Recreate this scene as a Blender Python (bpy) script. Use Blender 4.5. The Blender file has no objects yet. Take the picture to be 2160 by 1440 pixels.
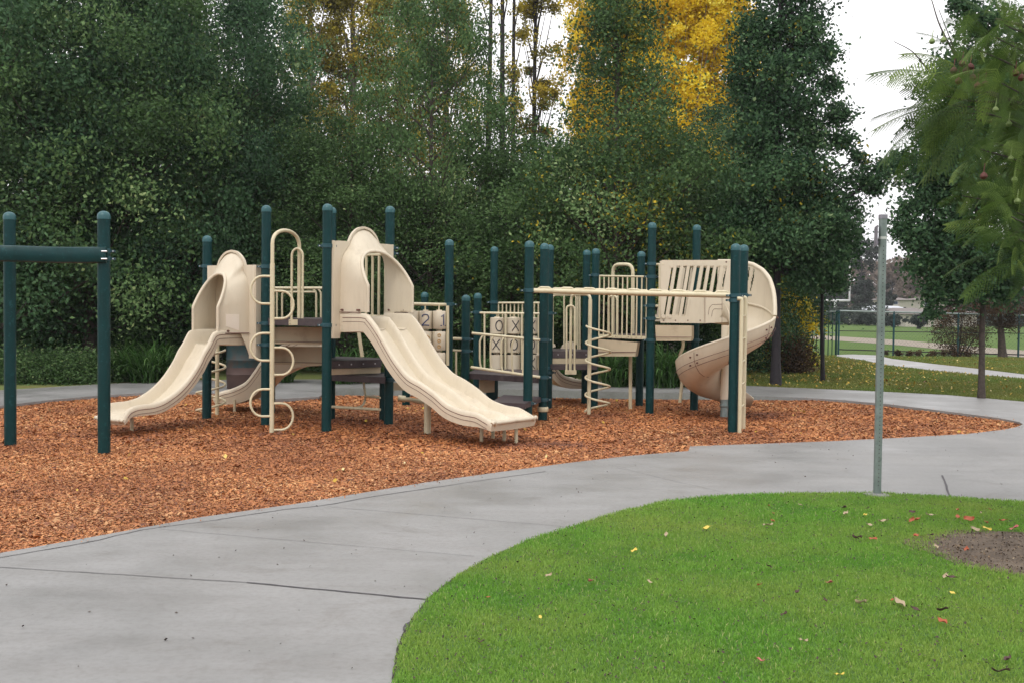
import bpy, math, random
import numpy as np
from mathutils import Vector, Matrix
from mathutils.geometry import tessellate_polygon

random.seed(7)
RNG = np.random.default_rng(11)
sc = bpy.context.scene
COL = sc.collection
PI = math.pi
R = math.radians

# ------------------------------------------------------------------ camera
FOC = 2363.0                      # focal length in photo pixels (photo is 2160 wide)
EYE = 1.6
PITCH = math.atan(78 / FOC)
ROLL = R(0.62)
_F = np.array([0, math.cos(PITCH), -math.sin(PITCH)])
_U0 = np.array([0, math.sin(PITCH), math.cos(PITCH)])
_R0 = np.array([1.0, 0, 0])
_Rt = _R0 * math.cos(ROLL) + _U0 * math.sin(ROLL)
_Up = -_R0 * math.sin(ROLL) + _U0 * math.cos(ROLL)

def ray(px, py):
    return _F + _Rt * ((px - 1080) / FOC) + _Up * ((720 - py) / FOC)

def P(px, py, D):
    """world point at depth D (metres along +Y) seen at a photo position"""
    d = ray(px, py)
    return Vector(tuple(np.array([0, 0, EYE]) + d * (D / d[1])))

def G(px, py, z=0.0):
    """world point on the level z"""
    d = ray(px, py)
    t = (z - EYE) / d[2]
    return Vector(tuple(np.array([0, 0, EYE]) + d * t))

cam_data = bpy.data.cameras.new('camera')
cam = bpy.data.objects.new('camera', cam_data)
COL.objects.link(cam)
cam.matrix_world = Matrix(((_Rt[0], _Up[0], -_F[0], 0), (_Rt[1], _Up[1], -_F[1], 0), (_Rt[2], _Up[2], -_F[2], EYE), (0, 0, 0, 1)))
cam_data.sensor_width = 36
cam_data.sensor_fit = 'HORIZONTAL'
cam_data.lens = FOC / 2160 * 36
cam_data.clip_end = 3000
cam_data.clip_start = 0.05
sc.camera = cam

# ------------------------------------------------------------------ object helpers
def tag(o, label=None, cat=None, group=None, kind=None):
    if label: o['label'] = label
    if cat: o['category'] = cat
    if group: o['group'] = group
    if kind: o['kind'] = kind
    return o

def empty(name, loc=(0, 0, 0), label=None, cat=None, group=None, rz=0.0):
    o = bpy.data.objects.new(name, None)
    COL.objects.link(o)
    o.location = loc
    o.rotation_euler = (0, 0, rz)
    o.empty_display_size = 0.1
    return tag(o, label, cat, group)

def world_of(o):
    m = Matrix.LocRotScale(o.location, o.rotation_euler, o.scale)
    return world_of(o.parent) @ m if o.parent is not None else m

def set_parent(o, parent):
    """parent a mesh built in world coordinates without moving it"""
    o.parent = parent
    w = world_of(parent).inverted()
    o.location = w.to_translation(); o.rotation_euler = w.to_euler(); o.scale = w.to_scale()

class MB:
    """collects shapes (world coordinates) into one mesh"""
    def __init__(s):
        s.v = []; s.f = []; s.m = []; s.sm = []
    def add(s, vs, fs, mi=0, smooth=True):
        b = len(s.v)
        s.v.extend([tuple(p) for p in vs])
        for f in fs:
            s.f.append(tuple(i + b for i in f)); s.m.append(mi); s.sm.append(smooth)
    def tube(s, pts, r, seg=10, mi=0, caps=True, closed=False):
        pts = [Vector(p) for p in pts]
        n = len(pts)
        rs = r if isinstance(r, (list, tuple)) else [r] * n
        tang = []
        for i in range(n):
            if closed:
                a, b = pts[(i - 1) % n], pts[(i + 1) % n]
            else:
                a, b = pts[max(0, i - 1)], pts[min(n - 1, i + 1)]
            d = b - a
            tang.append(d.normalized() if d.length > 1e-9 else Vector((0, 0, 1)))
        ref = Vector((0, 0, 1)) if abs(tang[0].z) < 0.9 else Vector((1, 0, 0))
        nrm = tang[0].cross(ref).normalized()
        vs = []
        for i in range(n):
            nrm = (nrm - tang[i] * nrm.dot(tang[i]))
            nrm = nrm.normalized() if nrm.length > 1e-6 else tang[i].orthogonal().normalized()
            bi = tang[i].cross(nrm)
            for k in range(seg):
                a = 2 * PI * k / seg
                vs.append(pts[i] + nrm * (rs[i] * math.cos(a)) + bi * (rs[i] * math.sin(a)))
        fs = []
        m = n if closed else n - 1
        for i in range(m):
            j = (i + 1) % n
            for k in range(seg):
                l = (k + 1) % seg
                fs.append((i * seg + k, i * seg + l, j * seg + l, j * seg + k))
        s.add(vs, fs, mi)
        if caps and not closed:
            s.add([vs[k] for k in range(seg)], [tuple(range(seg))[::-1]], mi, False)
            s.add([vs[(n - 1) * seg + k] for k in range(seg)], [tuple(range(seg))], mi, False)
    def lathe(s, base, prof, seg=20, mi=0, smooth=True):
        """prof: list of (r, z) above base"""
        bx, by, bz = base
        vs = []
        for r, z in prof:
            for k in range(seg):
                a = 2 * PI * k / seg
                vs.append((bx + r * math.cos(a), by + r * math.sin(a), bz + z))
        fs = []
        for i in range(len(prof) - 1):
            for k in range(seg):
                l = (k + 1) % seg
                fs.append((i * seg + k, i * seg + l, (i + 1) * seg + l, (i + 1) * seg + k))
        s.add(vs, fs, mi, smooth)
        s.add(vs[:seg], [tuple(range(seg))[::-1]], mi, False)
        s.add(vs[-seg:], [tuple(range(seg))], mi, False)
    def prism(s, poly, ext, mi=0):
        """closed polygon (3-D points) extruded by the vector ext"""
        n = len(poly); e = Vector(ext)
        a = [Vector(p) for p in poly]
        b = [p + e for p in a]
        tri = tessellate_polygon([a])
        vs = a + b
        fs = [tuple(t) for t in tri] + [tuple(i + n for i in t)[::-1] for t in tri]
        for i in range(n):
            j = (i + 1) % n
            fs.append((i, j, j + n, i + n))
        s.add(vs, fs, mi, False)
    def box(s, c, ux, uy, uz, mi=0):
        """c centre, ux/uy/uz half-extent vectors"""
        c = Vector(c); ux = Vector(ux); uy = Vector(uy); uz = Vector(uz)
        vs = [c + ux * i + uy * j + uz * k for i in (-1, 1) for j in (-1, 1) for k in (-1, 1)]
        fs = [(0, 1, 3, 2), (4, 6, 7, 5), (0, 4, 5, 1), (2, 3, 7, 6), (0, 2, 6, 4), (1, 5, 7, 3)]
        s.add(vs, fs, mi, False)
    def shell(s, grid, th, mi=0, skip=None, wrap=False):
        """grid[i][j] points -> a sheet with thickness th along its normals"""
        g = np.array([[tuple(p) for p in row] for row in grid], dtype=float)
        n, m = g.shape[:2]
        du = np.gradient(g, axis=0); dv = np.gradient(g, axis=1)
        nr = np.cross(du, dv)
        nr /= (np.linalg.norm(nr, axis=2, keepdims=True) + 1e-12)
        g2 = g + nr * th
        vs = [tuple(p) for p in g.reshape(-1, 3)] + [tuple(p) for p in g2.reshape(-1, 3)]
        o = n * m
        fs = []
        have = set()
        for i in range(n - 1):
            for j in range(m - 1):
                if skip and skip(i, j): continue
                have.add((i, j))
        for (i, j) in have:
            a, b, c, d = i * m + j, i * m + j + 1, (i + 1) * m + j + 1, (i + 1) * m + j
            fs.append((a, b, c, d)); fs.append((a + o, d + o, c + o, b + o))
            if (i - 1, j) not in have: fs.append((a, a + o, b + o, b))
            if (i + 1, j) not in have: fs.append((d, c, c + o, d + o))
            if (i, j - 1) not in have: fs.append((a, d, d + o, a + o))
            if (i, j + 1) not in have: fs.append((b, b + o, c + o, c))
        s.add(vs, fs, mi)
    def build(s, name, mats, parent=None, label=None, smooth_angle=40):
        me = bpy.data.meshes.new(name)
        me.from_pydata(s.v, [], s.f)
        if not isinstance(mats, (list, tuple)): mats = [mats]
        for m in mats: me.materials.append(m)
        me.polygons.foreach_set('material_index', s.m)
        me.polygons.foreach_set('use_smooth', s.sm)
        me.update()
        try:
            me.set_sharp_from_angle(angle=R(smooth_angle))
        except Exception:
            pass
        o = bpy.data.objects.new(name, me)
        COL.objects.link(o)
        if parent is not None: set_parent(o, parent)
        if label: o['label'] = label
        return o

def np_mesh(name, V, F, mats, parent=None, face_attr=None, smooth=False, midx=None):
    """V (n,3), F (m,k) numpy arrays; face_attr dict name -> (m,) floats"""
    me = bpy.data.meshes.new(name)
    V = np.ascontiguousarray(V, dtype=np.float32); F = np.ascontiguousarray(F, dtype=np.int32)
    k = F.shape[1]
    me.vertices.add(len(V)); me.vertices.foreach_set('co', V.ravel())
    me.loops.add(F.size); me.loops.foreach_set('vertex_index', F.ravel())
    me.polygons.add(len(F))
    me.polygons.foreach_set('loop_start', np.arange(0, F.size, k, dtype=np.int32))
    me.polygons.foreach_set('use_smooth', np.full(len(F), smooth, dtype=bool))
    if not isinstance(mats, (list, tuple)): mats = [mats]
    for m in mats: me.materials.append(m)
    if midx is not None: me.polygons.foreach_set('material_index', np.ascontiguousarray(midx, dtype=np.int32))
    me.update(calc_edges=True)
    for n_, a in (face_attr or {}).items():
        at = me.attributes.new(n_, 'FLOAT', 'FACE')
        at.data.foreach_set('value', np.ascontiguousarray(a, dtype=np.float32))
    o = bpy.data.objects.new(name, me)
    COL.objects.link(o)
    if parent is not None: set_parent(o, parent)
    return o

def copy_tree(root, loc, rz=0.0, scale=1.0, label=None):
    """copy a thing with its parts"""
    c = root.copy(); COL.objects.link(c)
    c.location = loc; c.rotation_euler = (0, 0, rz)
    c.scale = (scale, scale, scale) if not isinstance(scale, tuple) else scale
    if label: c['label'] = label
    for ch in list(root.children):
        d = ch.copy(); COL.objects.link(d); d.parent = c
        for g in list(ch.children):
            e = g.copy(); COL.objects.link(e); e.parent = d
    return c

def catmull(pts, n=8, closed=False):
    pts = [np.array(tuple(p), dtype=float) for p in pts]
    out = []
    N = len(pts)
    rng = N if closed else N - 1
    for i in range(rng):
        if closed:
            p0, p1, p2, p3 = pts[i - 1], pts[i], pts[(i + 1) % N], pts[(i + 2) % N]
        else:
            p1, p2 = pts[i], pts[i + 1]
            p0 = pts[i - 1] if i > 0 else 2 * p1 - p2
            p3 = pts[i + 2] if i + 2 < N else 2 * p2 - p1
        for k in range(n):
            t = k / n
            out.append(0.5 * ((2 * p1) + (-p0 + p2) * t + (2 * p0 - 5 * p1 + 4 * p2 - p3) * t * t + (-p0 + 3 * p1 - 3 * p2 + p3) * t ** 3))
    if not closed: out.append(pts[-1])
    return out

def fillet(pts, r, n=5):
    """polyline with rounded corners"""
    pts = [Vector(p) for p in pts]
    out = [pts[0]]
    for i in range(1, len(pts) - 1):
        a, b, c = pts[i - 1], pts[i], pts[i + 1]
        rr = min(r, (a - b).length * .5, (c - b).length * .5)
        p = b + (a - b).normalized() * rr; q = b + (c - b).normalized() * rr
        for k in range(n + 1):
            t = k / n
            out.append(p * (1 - t) ** 2 + b * 2 * t * (1 - t) + q * t * t)
    out.append(pts[-1])
    return out

# ------------------------------------------------------------------ materials
def new_mat(name):
    m = bpy.data.materials.new(name); m.use_nodes = True
    nt = m.node_tree; nt.nodes.clear()
    out = nt.nodes.new('ShaderNodeOutputMaterial')
    bs = nt.nodes.new('ShaderNodeBsdfPrincipled')
    nt.links.new(bs.outputs[0], out.inputs[0])
    return m, nt, bs, out

def ramp(nt, stops, fac=None):
    r = nt.nodes.new('ShaderNodeValToRGB')
    e = r.color_ramp.elements
    e[0].position, e[0].color = stops[0][0], (*stops[0][1], 1)
    e[1].position, e[1].color = stops[-1][0], (*stops[-1][1], 1)
    for p, c in stops[1:-1]:
        x = e.new(p); x.color = (*c, 1)
    if fac is not None: nt.links.new(fac, r.inputs[0])
    return r

def noise(nt, scale, detail=4, rough=.55, coord='Object', dist=0.0, stretch=None):
    tc = nt.nodes.new('ShaderNodeTexCoord')
    n = nt.nodes.new('ShaderNodeTexNoise')
    n.inputs['Scale'].default_value = scale; n.inputs['Detail'].default_value = detail
    n.inputs['Roughness'].default_value = rough; n.inputs['Distortion'].default_value = dist
    src = tc.outputs[coord]
    if coord == 'World':
        pass
    if stretch:
        mp = nt.nodes.new('ShaderNodeMapping'); mp.inputs['Scale'].default_value = stretch
        nt.links.new(src, mp.inputs[0]); src = mp.outputs[0]
    nt.links.new(src, n.inputs['Vector'])
    return n

def mixc(nt, a, b, fac, mode='MIX'):
    m = nt.nodes.new('ShaderNodeMix'); m.data_type = 'RGBA'; m.blend_type = mode
    for sock, val in ((m.inputs[0], fac), (m.inputs[6], a), (m.inputs[7], b)):
        if hasattr(val, 'is_linked') or hasattr(val, 'links'):
            nt.links.new(val, sock)
        elif isinstance(val, (tuple, list)):
            sock.default_value = (*val, 1)
        else:
            sock.default_value = val
    return m.outputs[2]

def bumpn(nt, bs, height, strength=.3, dist=.01):
    b = nt.nodes.new('ShaderNodeBump')
    b.inputs['Strength'].default_value = strength; b.inputs['Distance'].default_value = dist
    nt.links.new(height, b.inputs['Height']); nt.links.new(b.outputs[0], bs.inputs['Normal'])

def surf(name, c1, c2, scale=6, rough=.5, bump=0, bscale=60, c3=None, s3=1.2, metallic=0, spec=.5, coat=0, f3=(.55, .75), streak=0):
    m, nt, bs, out = new_mat(name)
    n = noise(nt, scale, 6)
    r = ramp(nt, [(.3, c1), (.7, c2)], n.outputs[0])
    col = r.outputs[0]
    if c3:
        n3 = noise(nt, s3, 8, .65)
        r3 = ramp(nt, [(f3[0], (0, 0, 0)), (f3[1], (1, 1, 1))], n3.outputs[0])
        col = mixc(nt, col, c3, r3.outputs[0])
    if streak:
        ns = noise(nt, 5, 7, .7, stretch=(2.2, 2.2, .35)); rs_ = ramp(nt, [(.50, (1, 1, 1)), (.72, (1 - streak, 1 - streak * 1.1, 1 - streak * 1.25))], ns.outputs[0])
        col = mixc(nt, col, rs_.outputs[0], 1.0, 'MULTIPLY')
        rv = ramp(nt, [(.35, (rough * .75,) * 3), (.7, (min(1, rough * 1.4),) * 3)], ns.outputs[0]); nt.links.new(rv.outputs[0], bs.inputs['Roughness'])
    nt.links.new(col, bs.inputs['Base Color'])
    bs.inputs['Roughness'].default_value = rough
    bs.inputs['Metallic'].default_value = metallic
    bs.inputs['Specular IOR Level'].default_value = spec
    bs.inputs['Coat Weight'].default_value = coat
    if bump:
        nb = noise(nt, bscale, 6, .6); bumpn(nt, bs, nb.outputs[0], bump, .01)
    return m

def leafy(name, stops, rough=.55, trans=.3, spec=.18, yellow=None):
    """foliage colour by the per-face value 'tint'"""
    m, nt, bs, out = new_mat(name)
    at = nt.nodes.new('ShaderNodeAttribute'); at.attribute_name = 'tint'
    r = ramp(nt, stops, at.outputs['Fac'])
    nt.links.new(r.outputs[0], bs.inputs['Base Color'])
    bs.inputs['Roughness'].default_value = rough
    bs.inputs['Specular IOR Level'].default_value = spec
    if trans:
        tr = nt.nodes.new('ShaderNodeBsdfTranslucent')
        nt.links.new(r.outputs[0], tr.inputs[0])
        mx = nt.nodes.new('ShaderNodeMixShader'); mx.inputs[0].default_value = trans
        nt.links.new(bs.outputs[0], mx.inputs[1]); nt.links.new(tr.outputs[0], mx.inputs[2])
        nt.links.new(mx.outputs[0], out.inputs[0])
    return m

M = {}
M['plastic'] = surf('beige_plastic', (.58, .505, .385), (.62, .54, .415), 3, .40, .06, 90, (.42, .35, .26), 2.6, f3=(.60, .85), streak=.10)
M['patch'] = surf('pale_clean_plastic', (.68, .60, .50), (.72, .64, .54), 8, .45)
M['tube'] = surf('cream_painted_tube', (.57, .50, .335), (.63, .56, .385), 5, .38, 0, 60, (.45, .37, .24), 6, f3=(.58, .8), streak=.15)
M['teal'] = surf('teal_painted_steel', (.0013, .028, .030), (.0020, .035, .037), 8, .42, .03, 120, (.010, .065, .070), 24, f3=(.58, .68), spec=.22, streak=.25)
M['cap'] = surf('skylit_teal_cap', (.013, .078, .088), (.018, .092, .104), 10, .4)  # post teal made lighter: sky reflection on the cap tops put into the colour
M['clamp'] = surf('dark_teal_clamp', (.006, .045, .058), (.009, .06, .075), 10, .4)
M['deck'] = surf('brown_coated_deck', (.040, .028, .032), (.062, .045, .048), 14, .5, .15, 150, (.09, .07, .07), 5)
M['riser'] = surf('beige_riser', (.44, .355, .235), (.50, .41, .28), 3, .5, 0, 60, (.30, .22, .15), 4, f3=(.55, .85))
M['groove'] = surf('dark_groove', (.12, .05, .045), (.16, .08, .06), 12, .7)
M['black'] = surf('black_paint', (.012, .010, .018), (.02, .016, .025), 30, .5)
M['navy'] = surf('navy_paint', (.02, .03, .10), (.03, .04, .13), 30, .5)
M['orange'] = surf('orange_paint', (.42, .25, .08), (.5, .3, .12), 30, .5)
M['bolt'] = surf('galvanised_bolt', (.35, .36, .38), (.5, .5, .52), 30, .35, metallic=.8)
M['galv'] = surf('galvanised_post', (.17, .21, .20), (.24, .28, .27), 9, .48, .05, 80, (.12, .15, .15), 14, metallic=.35)
M['signback'] = surf('grey_sign_back', (.22, .21, .25), (.30, .28, .33), 5, .5, metallic=.3)
M['tape'] = surf('pale_tape', (.5, .52, .5), (.6, .6, .58), 9, .5)
M['bark'] = surf('rough_bark', (.035, .026, .022), (.085, .066, .055), 14, .9, .8, 30)
M['palebark'] = surf('pale_poplar_bark', (.13, .11, .10), (.24, .21, .19), 8, .85, .5, 30)
M['darkbark'] = surf('dark_wet_bark', (.012, .010, .014), (.03, .024, .028), 14, .8, .6, 30)
M['stem'] = surf('green_stem', (.05, .07, .02), (.08, .10, .03), 14, .7)
M['white'] = surf('white_paint', (.55, .55, .57), (.62, .62, .63), 4, .5)
M['roof'] = surf('brown_shingle_roof', (.13, .11, .10), (.19, .16, .15), 6, .85)
M['greyroof'] = surf('pale_grey_roof', (.42, .44, .47), (.5, .52, .55), 5, .7)
M['wallcream'] = surf('cream_house_wall', (.42, .38, .32), (.5, .46, .4), 3, .8)
M['pane'] = surf('window_glass', (.03, .05, .09), (.05, .08, .13), 3, .1)
M['soil'] = surf('bare_soil', (.07, .05, .035), (.14, .105, .075), 9, .95, .8, 40, (.20, .16, .12), 3)
M['barrelblue'] = surf('turquoise_barrel_paint', (.004, .026, .030), (.008, .040, .044), 3, .6, .1, 30, (.04, .025, .018), 3, f3=(.45, .6))
M['barrelbrown'] = surf('rusty_barrel_paint', (.045, .024, .02), (.075, .042, .034), 4, .7, .1, 30)
M['pod'] = surf('woody_seed_pod', (.07, .018, .014), (.13, .04, .028), 20, .7)
M['greenpod'] = surf('unripe_seed_pod', (.16, .22, .07), (.24, .3, .11), 20, .6)

GREEN = [(0, (0.030, 0.062, 0.022)), (.35, (0.064, 0.125, 0.041)), (.7, (0.113, 0.200, 0.070)), (.9, (0.184, 0.288, 0.115)), (1, (0.299, 0.375, 0.162))]
GREEN2 = [(0, (0.022, 0.053, 0.027)), (.4, (0.050, 0.112, 0.049)), (.75, (0.094, 0.181, 0.078)), (.93, (0.156, 0.263, 0.115)), (1, (0.252, 0.338, 0.162))]
OLIVE = [(0, (.05, .08, .014)), (.35, (.12, .15, .022)), (.6, (.34, .29, .03)), (.85, (.62, .46, .04)), (1, (.75, .56, .06))]
GOLD = [(0, (0.580, 0.396, 0.020)), (.3, (0.780, 0.572, 0.030)), (.7, (0.920, 0.726, 0.050)), (1, (0.960, 0.880, 0.180))]
GOLDBR = [(0, (.12, .11, .03)), (.4, (.28, .25, .045)), (.75, (.52, .42, .06)), (1, (.72, .54, .08))]
M['leaf'] = leafy('dark_green_leaves', GREEN)
M['leaf2'] = leafy('blue_green_leaves', GREEN2)
M['olive'] = leafy('mixed_autumn_leaves', OLIVE)
M['gold'] = leafy('golden_poplar_leaves', GOLD, trans=.5)
M['goldbr'] = leafy('brown_gold_poplar_leaves', GOLDBR, trans=.35)
M['fern'] = leafy('feathery_green_leaves', [(0, (.030, .058, .014)), (.5, (.085, .145, .030)), (1, (.22, .30, .07))], trans=.4)
M['strap'] = leafy('strap_leaves', [(0, (.025, .065, .018)), (.5, (.055, .13, .032)), (1, (.16, .27, .09))], rough=.3)
M['hazybrown'] = leafy('bare_brown_twigs', [(0, (.12, .09, .07)), (1, (.24, .18, .14))])
M['fargreen'] = leafy('distant_dark_needles', [(0, (.02, .03, .025)), (1, (.055, .07, .055))])
M['redleaf'] = leafy('reddish_shrub_leaves', [(0, (.03, .02, .015)), (.5, (.08, .05, .03)), (1, (.16, .10, .05))])

# ------------------------------------------------------------------ sky, sun
world = bpy.data.worlds.new('World'); sc.world = world; world.use_nodes = True
wn = world.node_tree; wn.nodes.clear()
wo = wn.nodes.new('ShaderNodeOutputWorld'); bg = wn.nodes.new('ShaderNodeBackground')
sky = wn.nodes.new('ShaderNodeTexSky'); sky.sky_type = 'NISHITA'; sky.sun_disc = False
SUN_EL, SUN_AZ = 52, 200      # azimuth: compass-like, measured from +Y clockwise
sky.sun_elevation = R(SUN_EL); sky.sun_rotation = R(SUN_AZ)
sky.dust_density = 6; sky.air_density = 1.0; sky.ozone_density = 1.0
hs = wn.nodes.new('ShaderNodeHueSaturation'); hs.inputs['Saturation'].default_value = .12; hs.inputs['Value'].default_value = 1.0
mxw = wn.nodes.new('ShaderNodeMix'); mxw.data_type = 'RGBA'; mxw.inputs[0].default_value = .85
# the overcast layer: brighter overhead than at the horizon
gtc = wn.nodes.new('ShaderNodeTexCoord'); gsx = wn.nodes.new('ShaderNodeSeparateXYZ'); wn.links.new(gtc.outputs['Generated'], gsx.inputs[0])
grd = wn.nodes.new('ShaderNodeMapRange'); grd.inputs['From Min'].default_value = 0; grd.inputs['From Max'].default_value = 1
grd.inputs['To Min'].default_value = .93; grd.inputs['To Max'].default_value = 1.32; wn.links.new(gsx.outputs['Z'], grd.inputs['Value'])
cls = wn.nodes.new('ShaderNodeTexNoise'); cls.inputs['Scale'].default_value = 2.2; cls.inputs['Detail'].default_value = 5; wn.links.new(gtc.outputs['Generated'], cls.inputs['Vector'])
clr = wn.nodes.new('ShaderNodeMapRange'); clr.inputs['To Min'].default_value = .93; clr.inputs['To Max'].default_value = 1.07; wn.links.new(cls.outputs[0], clr.inputs['Value'])
mm = wn.nodes.new('ShaderNodeMath'); mm.operation = 'MULTIPLY'; wn.links.new(grd.outputs[0], mm.inputs[0]); wn.links.new(clr.outputs[0], mm.inputs[1])
vm = wn.nodes.new('ShaderNodeVectorMath'); vm.operation = 'SCALE'; vm.inputs[0].default_value = (11.1, 11.0, 11.15); wn.links.new(mm.outputs[0], vm.inputs['Scale'])
wn.links.new(vm.outputs[0], mxw.inputs[7])
wn.links.new(sky.outputs[0], hs.inputs['Color']); wn.links.new(hs.outputs[0], mxw.inputs[6])
wn.links.new(mxw.outputs[2], bg.inputs[0]); bg.inputs[1].default_value = .135
wn.links.new(bg.outputs[0], wo.inputs[0])

# the damp air: one closed box round the whole place
hz = bpy.data.materials.new('damp_air'); hz.use_nodes = True
hn = hz.node_tree; hn.nodes.clear()
ho = hn.nodes.new('ShaderNodeOutputMaterial'); hv = hn.nodes.new('ShaderNodeVolumePrincipled')
hv.inputs['Color'].default_value = (.86, .87, .92, 1); hv.inputs['Density'].default_value = .00045; hv.inputs['Anisotropy'].default_value = .3
hn.links.new(hv.outputs[0], ho.inputs['Volume'])
b = MB(); b.box((0, 270, 13), (430, 0, 0), (0, 340, 0), (0, 0, 14.5))
tag(b.build('haze', hz), 'thin damp haze over the whole park', 'haze', kind='stuff')

sl = bpy.data.lights.new('sun', 'SUN'); so = bpy.data.objects.new('sun', sl); COL.objects.link(so)
sl.energy = .9; sl.angle = R(12); sl.color = (1, .96, .90)
az = R(SUN_AZ)
sd = Vector((math.sin(az) * math.cos(R(SUN_EL)), math.cos(az) * math.cos(R(SUN_EL)), math.sin(R(SUN_EL))))
so.rotation_euler = sd.to_track_quat('Z', 'Y').to_euler()
so.location = (0, 0, 30)

sc.view_settings.view_transform = 'Standard'
sc.view_settings.look = 'None'
sc.view_settings.exposure = 0.0
sc.view_settings.gamma = 1.0
sc.render.engine = 'CYCLES'
sc.cycles.max_bounces = 6
sc.cycles.diffuse_bounces = 3
sc.cycles.glossy_bounces = 2
sc.cycles.transmission_bounces = 3
sc.cycles.transparent_max_bounces = 4
sc.cycles.caustics_reflective = False
sc.cycles.caustics_refractive = False
sc.cycles.use_denoising = True

# ------------------------------------------------------------------ ground outlines (metres, from photo positions on the level ground)
def gp(lst, z=0): return [G(x, y, z) for x, y in lst]

front_edge = [(0, 1165), (190, 1132), (420, 1090), (620, 1062), (900, 1016), (1050, 995), (1200, 975), (1330, 960), (1452, 950)]
notch = [(1456, 940), (1600, 935), (1760, 929), (1900, 922), (2040, 914), (2110, 906), (2143, 900)]
tip = [(2158, 894), (2150, 889), (2110, 881), (2040, 872), (1960, 862), (1880, 852), (1780, 843), (1680, 837), (1590, 834), (1440, 828), (1250, 824), (1080, 820),
       (900, 817), (700, 818), (672, 836), (560, 842), (540, 832), (430, 826), (298, 828), (200, 834), (100, 843), (0, 855)]
hole = gp(front_edge) + gp(notch) + gp(tip)
# carry the bed on, out of the frame to the left
hole = hole + [Vector((-9.5, 15.6, 0)), Vector((-12.5, 12.5, 0)), Vector((-11.0, 8.5, 0)), Vector((-6.5, 6.1, 0))]
hole = [Vector(tuple(p)) for p in hole]
hole2d = np.array([(p.x, p.y) for p in hole])

lawn_px = [(836, 1440), (838, 1410), (848, 1362), (868, 1318), (905, 1268), (960, 1222), (1040, 1176), (1120, 1141), (1210, 1112), (1300, 1084), (1400, 1061), (1480, 1051),
           (1560, 1046), (1700, 1042), (1850, 1042), (1960, 1047), (2060, 1054), (2160, 1062)]
lawn = gp(lawn_px) + [Vector((6.5, 8.3, 0)), Vector((9.5, 7.0, 0)), Vector((12, 4.5, 0)), Vector((12, -2, 0)), Vector((-0.4, -2, 0)), Vector((-0.55, 2.5, 0))]
lawn2d = np.array([(p.x, p.y) for p in lawn])

back_px = [(2160, 846), (2000, 832), (1800, 822), (1583, 813), (1440, 807), (1300, 804), (1070, 802), (900, 800), (700, 799), (500, 800), (400, 801), (230, 808), (0, 822)]
back = gp(back_px)
back_outer = [Vector((13.5, 17.2, 0))] + back + [Vector((-14.5, 19.0, 0)), Vector((-17, 13, 0)), Vector((-15, 6, 0)), Vector((-12, -4, 0)), Vector((13.5, -4, 0))]

def inside(pts, poly):
    """vectorised point in polygon"""
    x, y = pts[:, 0], pts[:, 1]
    r = np.zeros(len(pts), bool)
    n = len(poly)
    j = n - 1
    for i in range(n):
        xi, yi = poly[i]; xj, yj = poly[j]
        if yi != yj:
            c = ((yi > y) != (yj > y)) & (x < (xj - xi) * (y - yi) / (yj - yi) + xi)
            r ^= c
        j = i
    return r

def edge_dist(pts, poly):
    d = np.full(len(pts), 1e9)
    n = len(poly)
    for i in range(n):
        a = poly[i]; b = poly[(i + 1) % n]
        ab = b - a; L = (ab ** 2).sum() + 1e-12
        t = np.clip(((pts - a) @ ab) / L, 0, 1)
        d = np.minimum(d, np.linalg.norm(pts - (a + t[:, None] * ab), axis=1))
    return d

def vnoise(x, y, seed=0, octaves=3):
    """cheap smooth value noise"""
    out = np.zeros_like(x); amp = 1; tot = 0
    for o in range(octaves):
        r = np.random.default_rng(seed + o); tab = r.random((64, 64))
        xi = np.floor(x).astype(int); yi = np.floor(y).astype(int)
        fx = x - xi; fy = y - yi; fx = fx * fx * (3 - 2 * fx); fy = fy * fy * (3 - 2 * fy)
        a = tab[xi % 64, yi % 64]; b = tab[(xi + 1) % 64, yi % 64]; c = tab[xi % 64, (yi + 1) % 64]; d = tab[(xi + 1) % 64, (yi + 1) % 64]
        out += amp * (a * (1 - fx) * (1 - fy) + b * fx * (1 - fy) + c * (1 - fx) * fy + d * fx * fy); tot += amp
        amp *= .5; x = x * 2.1 + 5; y = y * 2.1 + 9
    return out / tot

# base ground: one sheet to the horizon
m, nt, bs, out = new_mat('ground_field')
n1 = noise(nt, .15, 5); n2 = noise(nt, 9, 6)
c1 = ramp(nt, [(.3, (.060, .125, .030)), (.7, (.095, .165, .042))], n1.outputs[0])
c2 = mixc(nt, c1.outputs[0], (.12, .12, .05), n2.outputs[0]); c3 = mixc(nt, c1.outputs[0], c2, .5)
nt.links.new(c3, bs.inputs['Base Color']); bs.inputs['Roughness'].default_value = 1.0; bs.inputs['Specular IOR Level'].default_value = .05
b = MB(); b.add([(-420, -60, -.16), (420, -60, -.16), (420, 600, -.16), (-420, 600, -.16)], [(0, 1, 2, 3)])
tag(b.build('ground', m), kind='structure')

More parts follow.
